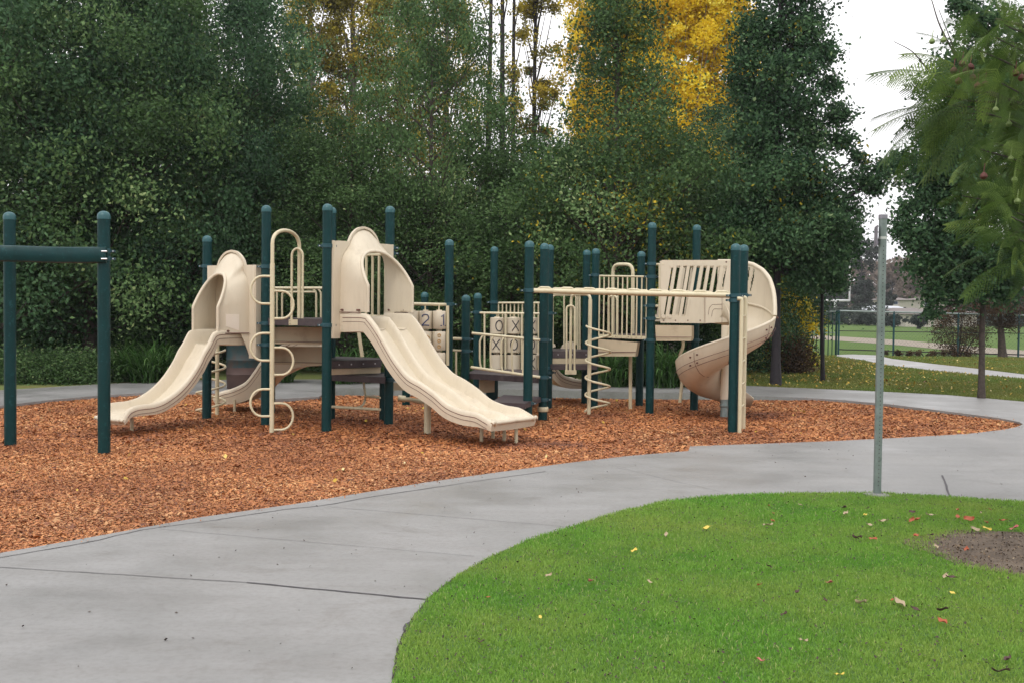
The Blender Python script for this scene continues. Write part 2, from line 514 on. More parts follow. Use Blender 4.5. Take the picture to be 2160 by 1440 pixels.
# concrete: path ring with the hole for the bark bed
def concrete(name, dark=1.0, wet=.0):
    m, nt, bs, out = new_mat(name)
    n1 = noise(nt, .9, 7, .6); n2 = noise(nt, 26, 8, .7); n3 = noise(nt, 2.2, 4, .5, stretch=(.35, 2.2, 1)); n4 = noise(nt, 160, 3, .6)
    r1 = ramp(nt, [(.3, (.236 * dark, .233 * dark, .230 * dark)), (.7, (.290 * dark, .286 * dark, .281 * dark))], n1.outputs[0])
    r3 = ramp(nt, [(.35, (.91, .90, .89)), (.62, (1.02, 1.02, 1.02))], n3.outputs[0])
    c = mixc(nt, r1.outputs[0], r3.outputs[0], .75, 'MULTIPLY')
    r2 = ramp(nt, [(.35, (.78, .76, .74)), (.55, (1, 1, 1))], n2.outputs[0])
    c = mixc(nt, c, r2.outputs[0], .6, 'MULTIPLY')
    r4 = ramp(nt, [(.27, (.45, .42, .4)), (.33, (1, 1, 1))], n4.outputs[0])
    c = mixc(nt, c, r4.outputs[0], .7, 'MULTIPLY')
    n6 = noise(nt, 1.7, 9, .72, dist=.6); r6 = ramp(nt, [(.56, (1, 1, 1)), (.66, (.84, .82, .80))], n6.outputs[0]); c = mixc(nt, c, r6.outputs[0], .8, 'MULTIPLY')
    nt.links.new(c, bs.inputs['Base Color'])
    rr = ramp(nt, [(.35, (.30, .30, .30)), (.65, (.62, .62, .62))], n1.outputs[0])
    nt.links.new(rr.outputs[0], bs.inputs['Roughness'])
    bs.inputs['Specular IOR Level'].default_value = .28
    n5 = noise(nt, 60, 3, .5, stretch=(.25, 7, 1)); bumpn(nt, bs, n5.outputs[0], .16, .003)
    return m
M['concrete'] = concrete('damp_concrete')
M['concrete_far'] = concrete('wet_sheen_concrete', 1.25)  # paler base colour stands in for the sky reflected on the wet path

ring = MB()
outer = [Vector((p.x, p.y, 0)) for p in back_outer]
tri = tessellate_polygon([outer, hole[::-1]])
allv = outer + hole[::-1]
ring.add(allv, [t if (allv[t[1]] - allv[t[0]]).cross(allv[t[2]] - allv[t[0]]).z > 0 else t[::-1] for t in tri], 0, False)
nh = len(hole)
ring.add([p for p in hole] + [p + Vector((0, 0, -.15)) for p in hole], [(i, (i + 1) % nh, (i + 1) % nh + nh, i + nh) for i in range(nh)], 0, False)
def strip(mb, pts, w, z, mi):
    pts = [Vector((p.x, p.y, z)) for p in pts]
    vs = []
    for i, p in enumerate(pts):
        d = (pts[min(i + 1, len(pts) - 1)] - pts[max(i - 1, 0)]); d.z = 0; d.normalize()
        nn = Vector((-d.y, d.x, 0))
        ww = w * (0.75 + .5 * random.random())
        vs += [p + nn * ww / 2, p - nn * ww / 2]
    mb.add(vs, [(2 * i, 2 * i + 1, 2 * i + 3, 2 * i + 2) for i in range(len(pts) - 1)], mi, False)
def jline(a, b, n=14, j=.004):
    A, B = G(*a), G(*b)
    return [A.lerp(B, i / n) + Vector((random.uniform(-j, j), random.uniform(-j, j), 0)) for i in range(n + 1)]
strip(ring, jline((-60, 1192), (520, 1228)), .008, .0035, 1)
strip(ring, jline((520, 1228), (900, 1264)), .020, .0035, 1)
strip(ring, jline((335, 1115), (1000, 1173)), .004, .0035, 1)
strip(ring, jline((690, 1068), (1200, 1111)), .004, .0035, 1)
strip(ring, jline((1988, 1002), (2004, 1049), 8), .016, .0035, 1)
strip(ring, jline((1300, 985), (1560, 1046), 10), .003, .0035, 1)
strip(ring, jline((905, 1268), (850, 1330), 10, .012), .012, .0036, 1)
kerb = catmull([G(*p) for p in [(-40, 1182), (60, 1165), (190, 1142), (300, 1117), (420, 1101), (480, 1092), (600, 1074), (690, 1064), (780, 1048), (900, 1030), (1020, 1012), (1150, 994)]], 6)
strip(ring, [Vector(tuple(p)) + Vector((random.uniform(-.006, .006), random.uniform(-.006, .006), 0)) for p in kerb], .011, .0035, 1)
M['joint'] = surf('dark_joint', (.05, .045, .05), (.10, .095, .10), 20, .9)
tag(ring.build('path', [M['concrete'], M['joint']]), kind='structure')

# bark bed
m, nt, bs, out = new_mat('bark_mulch')
vo = nt.nodes.new('ShaderNodeTexVoronoi'); vo.inputs['Scale'].default_value = 45
tc = nt.nodes.new('ShaderNodeTexCoord'); nt.links.new(tc.outputs['Object'], vo.inputs['Vector'])
sep = nt.nodes.new('ShaderNodeSeparateColor'); nt.links.new(vo.outputs['Color'], sep.inputs[0])
r1 = ramp(nt, [(0, (.12, .045, .022)), (.35, (.32, .115, .042)), (.7, (.46, .175, .062)), (1, (.56, .26, .10))], sep.outputs[0])
n1 = noise(nt, .8, 5); r2 = ramp(nt, [(.35, (.62, .58, .58)), (.6, (1, 1, 1))], n1.outputs[0])
nt.links.new(mixc(nt, r1.outputs[0], r2.outputs[0], .8, 'MULTIPLY'), bs.inputs['Base Color'])
bs.inputs['Roughness'].default_value = .85
bumpn(nt, bs, vo.outputs['Distance'], .8, .02)
M['mulch'] = m
def bed_z(x, y):
    z = -.055 + .045 * (vnoise(x * .8 + 40, y * .8 + 40, 3) - .5)
    z = z - .035 * np.exp(-((x + .15) ** 2 + (y - 13.4) ** 2) / .5) + .03 * np.exp(-((x - .35) ** 2 + (y - 13.0) ** 2) / .15)
    z = z - .03 * np.exp(-((x + 4.9) ** 2 + (y - 13.7) ** 2) / .4)
    return z
gx = np.linspace(-13.5, 10.5, 200); gy = np.linspace(5.0, 19.9, 140)
X, Y = np.meshgrid(gx, gy); Z = bed_z(X, Y)
V = np.stack([X.ravel(), Y.ravel(), Z.ravel()], 1)
ii = np.arange(139)[:, None] * 200 + np.arange(199)[None, :]
Fq = np.stack([ii, ii + 1, ii + 201, ii + 200], -1).reshape(-1, 4)
cx = V[Fq].mean(1)[:, :2]
keep = inside(cx, hole2d) | (edge_dist(cx, hole2d) < .25)
tag(np_mesh('bark_ground', V, Fq[keep], M['mulch'], smooth=True), kind='structure')

# loose chips on top
m, nt, bs, out = new_mat('bark_chip')
at = nt.nodes.new('ShaderNodeAttribute'); at.attribute_name = 'tint'
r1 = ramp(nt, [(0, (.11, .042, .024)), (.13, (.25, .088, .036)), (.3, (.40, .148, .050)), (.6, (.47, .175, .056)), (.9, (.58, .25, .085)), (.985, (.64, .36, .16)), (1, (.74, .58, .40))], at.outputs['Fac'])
n1 = noise(nt, .55, 5); r2 = ramp(nt, [(.38, (.62, .55, .56)), (.58, (1.05, 1.05, 1.05))], n1.outputs[0])
nt.links.new(mixc(nt, r1.outputs[0], r2.outputs[0], .8, 'MULTIPLY'), bs.inputs['Base Color'])
bs.inputs['Roughness'].default_value = .7
M['chip'] = m
def chips(n, xr, yr, poly, size, seed, power=1.0):
    r = np.random.default_rng(seed)
    x = r.uniform(*xr, n); y = yr[0] + (yr[1] - yr[0]) * r.random(n) ** power
    p = np.stack([x, y], 1)
    # in view of the photograph, with a margin
    k = inside(p, poly) & (np.abs(x) < y * .52 + 1.2)
    x, y = x[k], y[k]; n = len(x)
    a = r.uniform(0, 2 * PI, n); L = size * r.lognormal(0, .45, n); W = L * r.uniform(.25, .7, n)
    tilt = r.normal(0, .28, n); roll = r.normal(0, .28, n)
    ux = np.stack([np.cos(a) * np.cos(tilt), np.sin(a) * np.cos(tilt), np.sin(tilt)], 1)
    uy = np.stack([-np.sin(a) * np.cos(roll), np.cos(a) * np.cos(roll), np.sin(roll)], 1)
    z = bed_z(x, y) + r.uniform(.002, .016, n)
    c = np.stack([x, y, z], 1)
    lx = ux * (L / 2)[:, None]; ly = uy * (W / 2)[:, None]
    V = np.stack([c - lx - ly * .7, c + lx * .9 - ly, c + lx + ly * .8, c - lx * .8 + ly], 1).reshape(-1, 3)
    F = np.arange(n * 4).reshape(-1, 4)
    t = r.random(n)
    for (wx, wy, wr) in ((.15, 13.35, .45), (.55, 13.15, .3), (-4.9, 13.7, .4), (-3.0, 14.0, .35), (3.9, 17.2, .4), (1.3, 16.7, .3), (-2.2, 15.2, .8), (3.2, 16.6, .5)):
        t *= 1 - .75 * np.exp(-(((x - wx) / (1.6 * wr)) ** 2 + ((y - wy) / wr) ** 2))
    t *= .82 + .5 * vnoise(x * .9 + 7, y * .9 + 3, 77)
    return V, F, np.clip(t, 0, .975)
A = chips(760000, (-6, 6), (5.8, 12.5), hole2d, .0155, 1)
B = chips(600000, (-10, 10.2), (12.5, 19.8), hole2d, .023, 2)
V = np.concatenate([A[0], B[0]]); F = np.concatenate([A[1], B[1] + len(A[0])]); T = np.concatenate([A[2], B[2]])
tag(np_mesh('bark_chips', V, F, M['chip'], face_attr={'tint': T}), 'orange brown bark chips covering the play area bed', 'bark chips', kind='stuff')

# lawns ---------------------------------------------------------------
def grassmat(name, stops, patch, pscale=.7):
    m, nt, bs, out = new_mat(name)
    at = nt.nodes.new('ShaderNodeAttribute'); at.attribute_name = 'tint'
    r = ramp(nt, stops, at.outputs['Fac'])
    n1 = noise(nt, pscale, 5, .6); rr = ramp(nt, [(.40, (0, 0, 0)), (.72, (1, 1, 1))], n1.outputs[0])
    c = mixc(nt, r.outputs[0], patch, rr.outputs[0])
    nt.links.new(c, bs.inputs['Base Color']); bs.inputs['Roughness'].default_value = .55; bs.inputs['Specular IOR Level'].default_value = .3
    tr = nt.nodes.new('ShaderNodeBsdfTranslucent'); nt.links.new(c, tr.inputs[0])
    mx = nt.nodes.new('ShaderNodeMixShader'); mx.inputs[0].default_value = .35
    nt.links.new(bs.outputs[0], mx.inputs[1]); nt.links.new(tr.outputs[0], mx.inputs[2]); nt.links.new(mx.outputs[0], out.inputs[0])
    return m
M['blade'] = grassmat('grass_blades', [(0, (.07, .195, .028)), (.5, (.160, .360, .042)), (.85, (.245, .455, .074)), (1, (.50, .52, .22))], (.31, .40, .085))
M['turf'] = surf('turf_soil', (.05, .11, .018), (.08, .17, .028), 16, .9, .5, 60, (.16, .15, .06), 1.6, f3=(.62, .8))
M['turf_back'] = surf('back_turf', (.11, .14, .032), (.15, .185, .045), 4, .95, .4, 60, (.17, .13, .035), 1.1, f3=(.5, .7))
M['blade_back'] = grassmat('back_grass_blades', [(0, (.10, .155, .033)), (.6, (.16, .23, .05)), (1, (.26, .27, .09))], (.25, .22, .06), .45)

def flat_poly(name, pts, z, mat_, kind='structure', side=0):
    b = MB(); pts = [Vector((p.x, p.y, z)) for p in pts]
    tri = tessellate_polygon([pts])
    b.add(pts, [t if (pts[t[1]] - pts[t[0]]).cross(pts[t[2]] - pts[t[0]]).z > 0 else t[::-1] for t in tri], 0, False)
    if side:
        n = len(pts)
        b.add(pts + [p + Vector((0, 0, -side)) for p in pts], [(i, (i + 1) % n, (i + 1) % n + n, i + n) for i in range(n)], 0, False)
    return tag(b.build(name, mat_), kind=kind)
flat_poly('lawn', lawn, .012, M['turf'], side=.01)

def blades(n, poly, xr, yr, h, w, seed, excl=None, z0=.012, fov=True, spill=0.0):
    r = np.random.default_rng(seed)
    # more blades nearer to the camera
    y = yr[0] + (yr[1] - yr[0]) * r.random(n) ** 1.15; x = r.uniform(xr[0], xr[1], n)
    p = np.stack([x, y], 1)
    k = inside(p, poly)
    if spill:
        ed = edge_dist(p, poly); k |= (ed < spill * r.random(n) ** 2)
    if fov: k &= (np.abs(x) < y * .5 + 3.2)
    if excl is not None: k &= ~excl(x, y, r)
    x, y = x[k], y[k]; n = len(x)
    cl = vnoise(x * 5, y * 5, seed + 9)
    hh = h * r.uniform(.55, 1.35, n) * (.6 + .8 * cl); ww = w * r.uniform(.6, 1.4, n)
    a = r.uniform(0, 2 * PI, n); b = r.uniform(0, 2 * PI, n); lean = np.abs(r.normal(.85, .40, n))
    base = np.stack([x, y, np.full(n, z0)], 1)
    side = np.stack([np.cos(a), np.sin(a), np.zeros(n)], 1) * (ww / 2)[:, None]
    ld = np.stack([np.cos(b) * np.sin(lean), np.sin(b) * np.sin(lean), np.cos(lean)], 1)
    mid = base + np.stack([np.cos(b) * np.sin(lean * .4), np.sin(b) * np.sin(lean * .4), np.cos(lean * .4)], 1) * (hh * .55)[:, None]
    tipp = mid + ld * (hh * .5)[:, None]
    V = np.stack([base - side, base + side, mid + side * .8, tipp, mid - side * .8], 1)
    # one quad + one triangle would need mixed faces: use a quad and a folded quad
    V = V.reshape(-1, 3)
    i = np.arange(n)[:, None] * 5
    F = np.concatenate([i + np.array([[0, 1, 2, 4]]), i + np.array([[4, 2, 3, 3]])], 0)
    F1 = (i + np.array([[0, 1, 2, 4]])); F2 = (i + np.array([[4, 2, 3]]))
    tris = np.concatenate([i + np.array([[0, 1, 2]]), i + np.array([[0, 2, 4]]), F2], 0)
    t = np.clip(.5 * r.random(n) + .5 * cl + .08 * r.normal(0, 1, n), 0, 1)
    t = np.where(r.random(n) < .035, 1.0, t * .9)
    return V, tris, np.concatenate([t, t, t])

RINGC = G(2205, 1172)
def in_ring(x, y, r):
    d = np.sqrt((x - RINGC.x) ** 2 + (y - RINGC.y) ** 2)
    e = .72 + .08 * (vnoise(x * 6, y * 6, 5) - .5) + .05 * r.normal(0, 1, len(x))
    return d < e
V, F, T = blades(780000, lawn2d, (-.8, 8.3), (3.9, 9.9), .023, .0042, 21, in_ring, spill=.022)
tag(np_mesh('lawn_grass', V, F, M['blade'], face_attr={'tint': T}), 'short bright green grass of the near lawn', 'grass', kind='stuff')
ringpts = []
for k in range(40):
    a = 2 * PI * k / 40; rr = .80 + .05 * math.sin(3 * a) + .04 * math.sin(7 * a + 1)
    ringpts.append(Vector((RINGC.x + rr * math.cos(a), RINGC.y + rr * math.sin(a), 0)))
flat_poly('soil_ring', ringpts, .018, M['soil'])

# lawn beyond the play area, with the wet path crossing it
backlawn = [Vector((60, 17, 0)), Vector((14, 17.25, 0))] + back + [Vector((-14.5, 19.2, 0)), Vector((-60, 22, 0)), Vector((-60, 38, 0)), Vector((60, 38, 0))]
flat_poly('back_lawn', backlawn, -.006, M['turf_back'], side=.02)
bl2d = np.array([(p.x, p.y) for p in backlawn])
wet_px_top = [(1762, 748), (1800, 747), (1850, 749), (1880, 756), (1960, 766), (2060, 777), (2160, 789), (2300, 805)]
wet_px_bot = [(2300, 817), (2160, 799), (2060, 790), (1960, 781), (1860, 769), (1820, 760), (1765, 752)]
wetpoly = [G(x, y) for x, y in wet_px_top + wet_px_bot]
wet2d = np.array([(p.x, p.y) for p in wetpoly])
flat_poly('side_path', wetpoly, .004, M['concrete_far'], side=.02)
def ex_wet(x, y, r): return inside(np.stack([x, y], 1), wet2d)
V, F, T = blades(330000, bl2d, (3.5, 20), (19.5, 37.5), .05, .016, 33, ex_wet, z0=-.008)
tag(np_mesh('back_grass', V, F, M['blade_back'], face_attr={'tint': T}), 'dull green grass of the lawn beyond the play area', 'grass', kind='stuff')
# running track and pale dust path in the field
flat_poly('dirt_path', [G(x, y, -.15) for x, y in [(1690, 706), (1760, 709), (1900, 717), (2040, 729), (2400, 757), (2400, 775), (2040, 742), (1900, 728), (1760, 718), (1690, 713)]], -.15, surf('tan_dust', (.24, .21, .17), (.30, .26, .215), 2, 1.0, spec=.05))
flat_poly('far_path', [G(x, y, -.15) for x, y in [(1690, 674.2), (1900, 677.5), (2400, 683.5), (2400, 687), (1900, 679.3), (1690, 675.6)]], -.15, surf('tan_dust_far', (.26, .25, .19), (.31, .30, .23), 2, 1.0, spec=.05))

# fallen leaf litter (countless small pieces)
def litter(n, poly, xr, yr, size, seed, z0, excl=None, dens=None, zf=None):
    r = np.random.default_rng(seed)
    x = r.uniform(*xr, n); y = r.uniform(*yr, n); p = np.stack([x, y], 1)
    k = inside(p, poly)
    if excl is not None: k &= ~excl(x, y, r)
    if dens is not None: k &= r.random(n) < dens(x, y)
    x, y = x[k], y[k]; n = len(x)
    a = r.uniform(0, 2 * PI, n); L = size * r.uniform(.6, 1.5, n); W = L * r.uniform(.4, .8, n)
    tx = r.normal(0, .45, n)
    ux = np.stack([np.cos(a) * np.cos(tx), np.sin(a) * np.cos(tx), np.sin(tx)], 1) * (L / 2)[:, None]
    uy = np.stack([-np.sin(a), np.cos(a), r.normal(0, .4, n)], 1) * (W / 2)[:, None]
    z = (zf(x, y) if zf else z0) + .012 + np.abs(ux[:, 2])
    c = np.stack([x, y, np.broadcast_to(z, x.shape)], 1)
    V = np.stack([c - ux, c - uy, c + ux, c + uy], 1).reshape(-1, 3)
    return V, np.arange(n * 4).reshape(-1, 4), r.random(n)
M['litter_y'] = leafy('fallen_yellow_leaves', [(0, (.16, .07, .03)), (.4, (.42, .26, .04)), (.8, (.62, .45, .08)), (1, (.6, .52, .3))], rough=.6, trans=0)
def dens1(x, y): return np.clip(.15 + 1.3 * np.exp(-((x - 7.0) / 3.2) ** 2) * np.clip((y - 20) / 7, .25, 1), 0, 1)
V, F, T = litter(9500, bl2d, (3.5, 20), (20, 37), .050, 41, .02, ex_wet, dens1)
tag(np_mesh('leaf_litter', V, F, M['litter_y'], face_attr={'tint': T}), 'yellow leaves scattered over the lawn beyond the play area', 'fallen leaves', kind='stuff')
V, F, T = litter(900, hole2d, (-10, 10), (6, 19.6), .05, 43, -.03, zf=bed_z, dens=lambda x, y: np.full(len(x), .55) * (y / 16))
tag(np_mesh('bed_litter', V, F, M['litter_y'], face_attr={'tint': T}), 'pale yellow leaf scraps lying on the bark chips', 'fallen leaves', kind='stuff')
V, F, T = litter(60000, np.array([(p.x, p.y) for p in outer]), (-5.5, 10), (5, 20), .017, 45, -.008,
                 lambda x, y, r: inside(np.stack([x, y], 1), hole2d) | inside(np.stack([x, y], 1), lawn2d) | (edge_dist(np.stack([x, y], 1), hole2d) > .16 * r.random(len(x)) ** 3))
tag(np_mesh('spilled_chips', V, F, M['chip'], face_attr={'tint': T}), 'bark chips spilled over the edge of the path', 'bark chips', kind='stuff')
edge_pts = catmull([(p.x, p.y, 0) for p in lawn[:18]], 8)
eb = MB(); strip(eb, [Vector(tuple(p)) for p in edge_pts], .035, .006, 0)
tag(eb.build('lawn_edge', surf('cut_turf_edge', (.02, .018, .012), (.05, .045, .03), 30, .95)), kind='structure')
M['straw'] = leafy('dry_soil_scraps', [(0, (.05, .03, .02)), (.5, (.13, .09, .055)), (.95, (.22, .16, .10)), (1, (.4, .33, .22))], trans=0)
ring2d = np.array([(p.x, p.y) for p in ringpts])
V, F, T = litter(9000, ring2d, (RINGC.x - 1, RINGC.x + 1), (RINGC.y - 1, RINGC.y + 1), .015, 46, .004)
tag(np_mesh('soil_scraps', V, F, M['straw'], face_attr={'tint': T}), 'dry scraps and clods on the bare soil ring', 'soil scraps', kind='stuff')
M['crumb'] = surf('dark_crumbs', (.03, .022, .02), (.08, .055, .04), 30, .9)
ringo = np.array([(p.x, p.y) for p in outer])
V, F, T = litter(520, ringo, (-4, 5), (4.2, 14), .014, 47, -.008, lambda x, y, r: inside(np.stack([x, y], 1), hole2d) | inside(np.stack([x, y], 1), lawn2d))
tag(np_mesh('path_crumbs', V, F, M['crumb']), 'dark crumbs of bark scattered on the pale path', 'bark crumbs', kind='stuff')
V, F, T = litter(9000, lawn2d, (-.8, 6), (4.2, 9.8), .013, 48, .024)
tag(np_mesh('lawn_crumbs', V, F, M['crumb']), 'tiny dark specks of debris in the near lawn', 'debris', kind='stuff')

# ================================================================== play structure
play = empty('play_structure', (0, 16.5, 0), 'large playground climbing structure with dark teal posts, beige slides and cream tubes', 'playground structure')
PR = .0635
POSTS = {}
def post(parent, px, py, D, clamps=(), key=None, r=PR):
    """px,py = top of the post in the photo, D its distance"""
    t = P(px, py, D)
    x, y, zt = t.x, t.y, t.z
    b = MB()
    b.lathe((x, y, 0), [(r, -.4), (r, zt - .075)], 22)
    o = b.build('post', M['teal'], parent)
    c = MB()
    pr = [(r + .004, zt - .09), (r + .004, zt - .055)] + [((r + .003) * math.cos(a), zt - .055 + .055 * math.sin(a)) for a in np.linspace(.1, 1.5, 7)]
    c.lathe((x, y, 0), pr, 22)
    c.build('post_cap', M['cap'], o)
    POSTS[key or px] = (Vector((x, y, 0)), zt)
    for cl in clamps:
        clamp(o, (x, y), cl)
    return o
def clamp(parent, xy, spec, r=PR):
    """spec = (z, direction angle or None)"""
    z, a = spec if isinstance(spec, tuple) else (spec, None)
    b = MB()
    x, y = xy
    b.lathe((x, y, z), [(r + .002, -.026), (r + .011, -.022), (r + .011, .022), (r + .002, .026)], 20)
    for s in ((a,) if a is not None else (0.15, PI + .15)):
        d = Vector((math.cos(s), math.sin(s), 0)); n = Vector((-d.y, d.x, 0))
        b.box(Vector((x, y, z)) + d * (r + .030), d * .026, n * .016, Vector((0, 0, .013)))
        b.box(Vector((x, y, z + .0)) + d * (r + .034), d * .007, n * .022, Vector((0, 0, .007)), 1)
    b.build('clamp', [M['clamp'], M['bolt']], parent)
def zat(px, py, D): return P(px, py, D).z

S_ = 1.17
p1 = post(play, 437, 497, 15.75, [zat(437, 562, 15.75), zat(437, 700, 15.75)], 1)
p2 = post(play, 562, 433, 15.05, [zat(560, 563, 15.05), zat(560, 682, 15.05), zat(560, 727, 15.05)], 2)
p3 = post(play, 691, 430, 14.35, [zat(690, 519, 14.35), zat(688, 686, 14.35)], 3)
p4 = post(play, 823, 435, 15.29, [zat(822, 523, 15.29), zat(822, 530, 15.29) - .03, zat(822, 800, 15.29)], 4)
p5 = post(play, 700, 437, 15.99, [], 5)
p6 = post(play, 948, 505, 16.2, [zat(947, 642, 16.2)], 6)
p7 = post(play, 896, 616, 19.4, [], 7)
p8 = post(play, 858, 622, 18.0, [], 8)
p9 = post(play, 983, 622, 16.8, [zat(983, 715, 16.8), zat(983, 740, 16.8)], 9)
p10 = post(play, 1008, 618, 18.2, [zat(1008, 659, 18.2), zat(1008, 786, 18.2)], 10)
p11 = post(play, 1043, 520, 19.0, [zat(1043, 638, 19.0)], 11)
p12 = post(play, 1117, 508, 15.3, [zat(1115, 613, 15.3), zat(1113, 850, 15.3)], 12)
p13 = post(play, 1149, 513, 16.0, [zat(1147, 717, 16), zat(1147, 795, 16), zat(1147, 842, 16)], 13)
p14 = post(play, 1160, 516, 17.9, [zat(1160, 661, 17.9), zat(1160, 776, 17.9), zat(1160, 785, 17.9)], 14)
p15 = post(play, 1238, 527, 18.8, [], 15)
p16 = post(play, 1257, 524, 18.1, [zat(1257, 581, 18.1), zat(1257, 712, 18.1)], 16)
p17 = post(play, 1353, 530, 18.5, [], 17)
p18 = post(play, 1376, 469, 17.2, [zat(1376, 557, 17.2), zat(1376, 584, 17.2), zat(1374, 645, 17.2), zat(1374, 672, 17.2), zat(1374, 717, 17.2)], 18)
p19 = post(play, 1470, 474, 17.75, [zat(1467, 717, 17.75)], 19)
p20 = post(play, 1552, 514, 14.7, [zat(1550, 624, 14.7), zat(1550, 629, 14.7) - .03], 20)
p21 = post(play, 1569, 516, 15.5, [zat(1568, 623, 15.5)], 21)
# white band low on the post by the slide end
b = MB(); q = POSTS[13][0]; zz = zat(1146, 862, 16)
b.lathe((q.x, q.y, zz), [(PR + .012, -.035), (PR + .016, -.03), (PR + .016, .03), (PR + .012, .035)], 20)
b.build('band', M['tube'], p13)

def deck_poly(name, pts, z, th, mat_, label=None, inset=0):
    c = sum((Vector(p) for p in pts), Vector()) / len(pts)
    q = [Vector((p.x + (c.x - p.x) * inset, p.y + (c.y - p.y) * inset, z - th)) for p in [Vector(p) for p in pts]]
    b = MB(); b.prism(q, (0, 0, th))
    return b.build(name, mat_, play, label)
def fascia(a, b_, z0, z1, th, mat_, name='riser', bolts=0, label=None):
    """upright board between two plan points"""
    a = Vector(a); b_ = Vector(b_); d = (b_ - a); d.z = 0; L = d.length; d.normalize(); n = Vector((-d.y, d.x, 0))
    m = MB()
    c = (a + b_) / 2; c.z = (z0 + z1) / 2
    m.box(c, d * L / 2, n * th / 2, Vector((0, 0, (z1 - z0) / 2)))
    for k in range(bolts):
        p = a + d * (L * (.14 + .72 * k / max(1, bolts - 1))); p.z = (z0 + z1) / 2
        for s in (-1, 1):
            m.box(p + n * s * (th / 2 + .003), d * .009, n * .004, Vector((0, 0, .009)), 1)
    return m.build(name, [mat_, M['bolt']], play, label)
A3, A2, A4, A5, A1, A6 = [POSTS[k][0] for k in (3, 2, 4, 5, 1, 6)]
cz = 1.385
deckA = deck_poly('deck', [A3, A4, A5, A2], cz, .03, M['deck'], inset=.05)
for a, c in ((A2, A3), (A3, A4), (A4, A5), (A5, A2)):
    d = (c - a).normalized()
    fascia(a + d * PR, c - d * PR, cz - .095, cz - .002, .04, M['deck'], 'deck_edge', 0)
nrm_f = (A3 - A2).normalized(); nb = Vector((-nrm_f.y, nrm_f.x, 0))
# beige risers under the top deck, seen between the two front posts
off = nb * .35
for (ya, yb, yc, D_) in ((690, 722, 728, 15.15), (731, 765, 771, 15.6)):
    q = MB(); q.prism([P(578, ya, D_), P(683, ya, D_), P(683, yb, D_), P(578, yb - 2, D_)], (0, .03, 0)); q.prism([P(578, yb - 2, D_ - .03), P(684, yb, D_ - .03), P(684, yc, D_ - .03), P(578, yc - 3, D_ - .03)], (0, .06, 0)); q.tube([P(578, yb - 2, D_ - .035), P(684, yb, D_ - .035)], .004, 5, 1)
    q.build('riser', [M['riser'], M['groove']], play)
# deck behind the single slide
B1 = A1 + nb * 1.17; B2 = A2 + nb * 1.17
deck_poly('deck', [A1, A2, B2, B1], 1.10, .08, M['deck'], inset=.06)
for B in (B1,):
    q = MB(); q.lathe((B.x, B.y, 0), [(PR, -.3), (PR, 1.08)], 16); q.build('post', M['teal'], play)

# lower deck and step behind the double slide
z1 = .816
pl = [G(699, 760.5, z1), G(804, 757.5, z1), G(801, 754.2, z1), G(699, 750.5, z1)]
deck_poly('deck', pl, z1, .02, M['deck'])
fascia(pl[0], pl[1], z1 - .105, z1 - .002, .03, M['deck'], 'deck_edge', 4)
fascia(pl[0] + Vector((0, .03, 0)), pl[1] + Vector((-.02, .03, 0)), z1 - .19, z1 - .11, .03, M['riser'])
z2 = .61
pl = [G(700, 789, z2), G(813, 795, z2), G(811, 784.5, z2), G(700, 787.2, z2)]
deck_poly('step', pl, z2, .085, M['deck'], 'lower brown step below the riser')
C4 = G(812, 880, 0)
fascia(P(829, 806, 16.2), P(880, 806, 16.2), P(829, 822, 16.2).z, P(829, 806, 16.2).z, .03, M['riser'])
# post half hidden behind the tall post of the double slide
t = P(810, 800, 15.9); q = MB(); q.lathe((t.x, t.y, 0), [(PR, -.3), (PR, .62)], 18); q.build('post', M['teal'], play)

def tubes(name, lst, mat_='tube', parent=None, label=None, r=.014, seg=8):
    b = MB()
    for it in lst:
        pts, rr = (it if isinstance(it, tuple) and isinstance(it[1], float) else (it, r))
        b.tube(pts, rr, seg)
    return b.build(name, M[mat_], parent or play, label)

# footholds and thin tubes below the decks
tubes('foothold_bar', [([P(698, 857, 15.6), P(802, 863, 15.2)], .020)])
tubes('foothold_bar', [([Vector(tuple(p)) for p in catmull([P(767, 803, 15.9), P(769, 822, 15.9), P(771, 834, 15.9)], 4)] + [P(802, 838, 15.7)], .016),
                       ([Vector(tuple(p)) for p in catmull([P(771, 836, 15.9), P(769, 846, 15.9), P(762, 856, 15.7), P(742, 860, 15.5)], 5)], .016)])
tubes('brace_pole', [([P(755, 688, 17.2), P(764, 752, 17.2)], .028)])
b = MB(); b.tube([P(846, 841, 16.6), P(864, 842, 16.4), P(906, 849, 15.2)], .032, 12)
b.tube([P(840, 839, 16.6), P(855, 841, 16.6)], .05, 12); b.build('support_bar', M['tube'], play)

# ------------------------------------------------------------------ slides
def frame(Mid, ud):
    """local slide frame: u out of the deck, v across"""
    u = Vector((ud[0], ud[1], 0)).normalized(); v = Vector((-u.y, u.x, 0))
    return Mid, u, v

def rim_profile(Mid, u, v, voff, pix):
    """read the rim of a slide from the photo: intersect rays with the upright plane of that rim"""
    out = []
    o = Mid + v * voff
    n = v
    for x, y in pix:
        d = Vector(tuple(ray(x, y)))
        c = Vector((0, 0, EYE))
        t = (o - c).dot(n) / d.dot(n)
        p = c + d * t
        out.append(((p - o).dot(u), p.z))
    return out

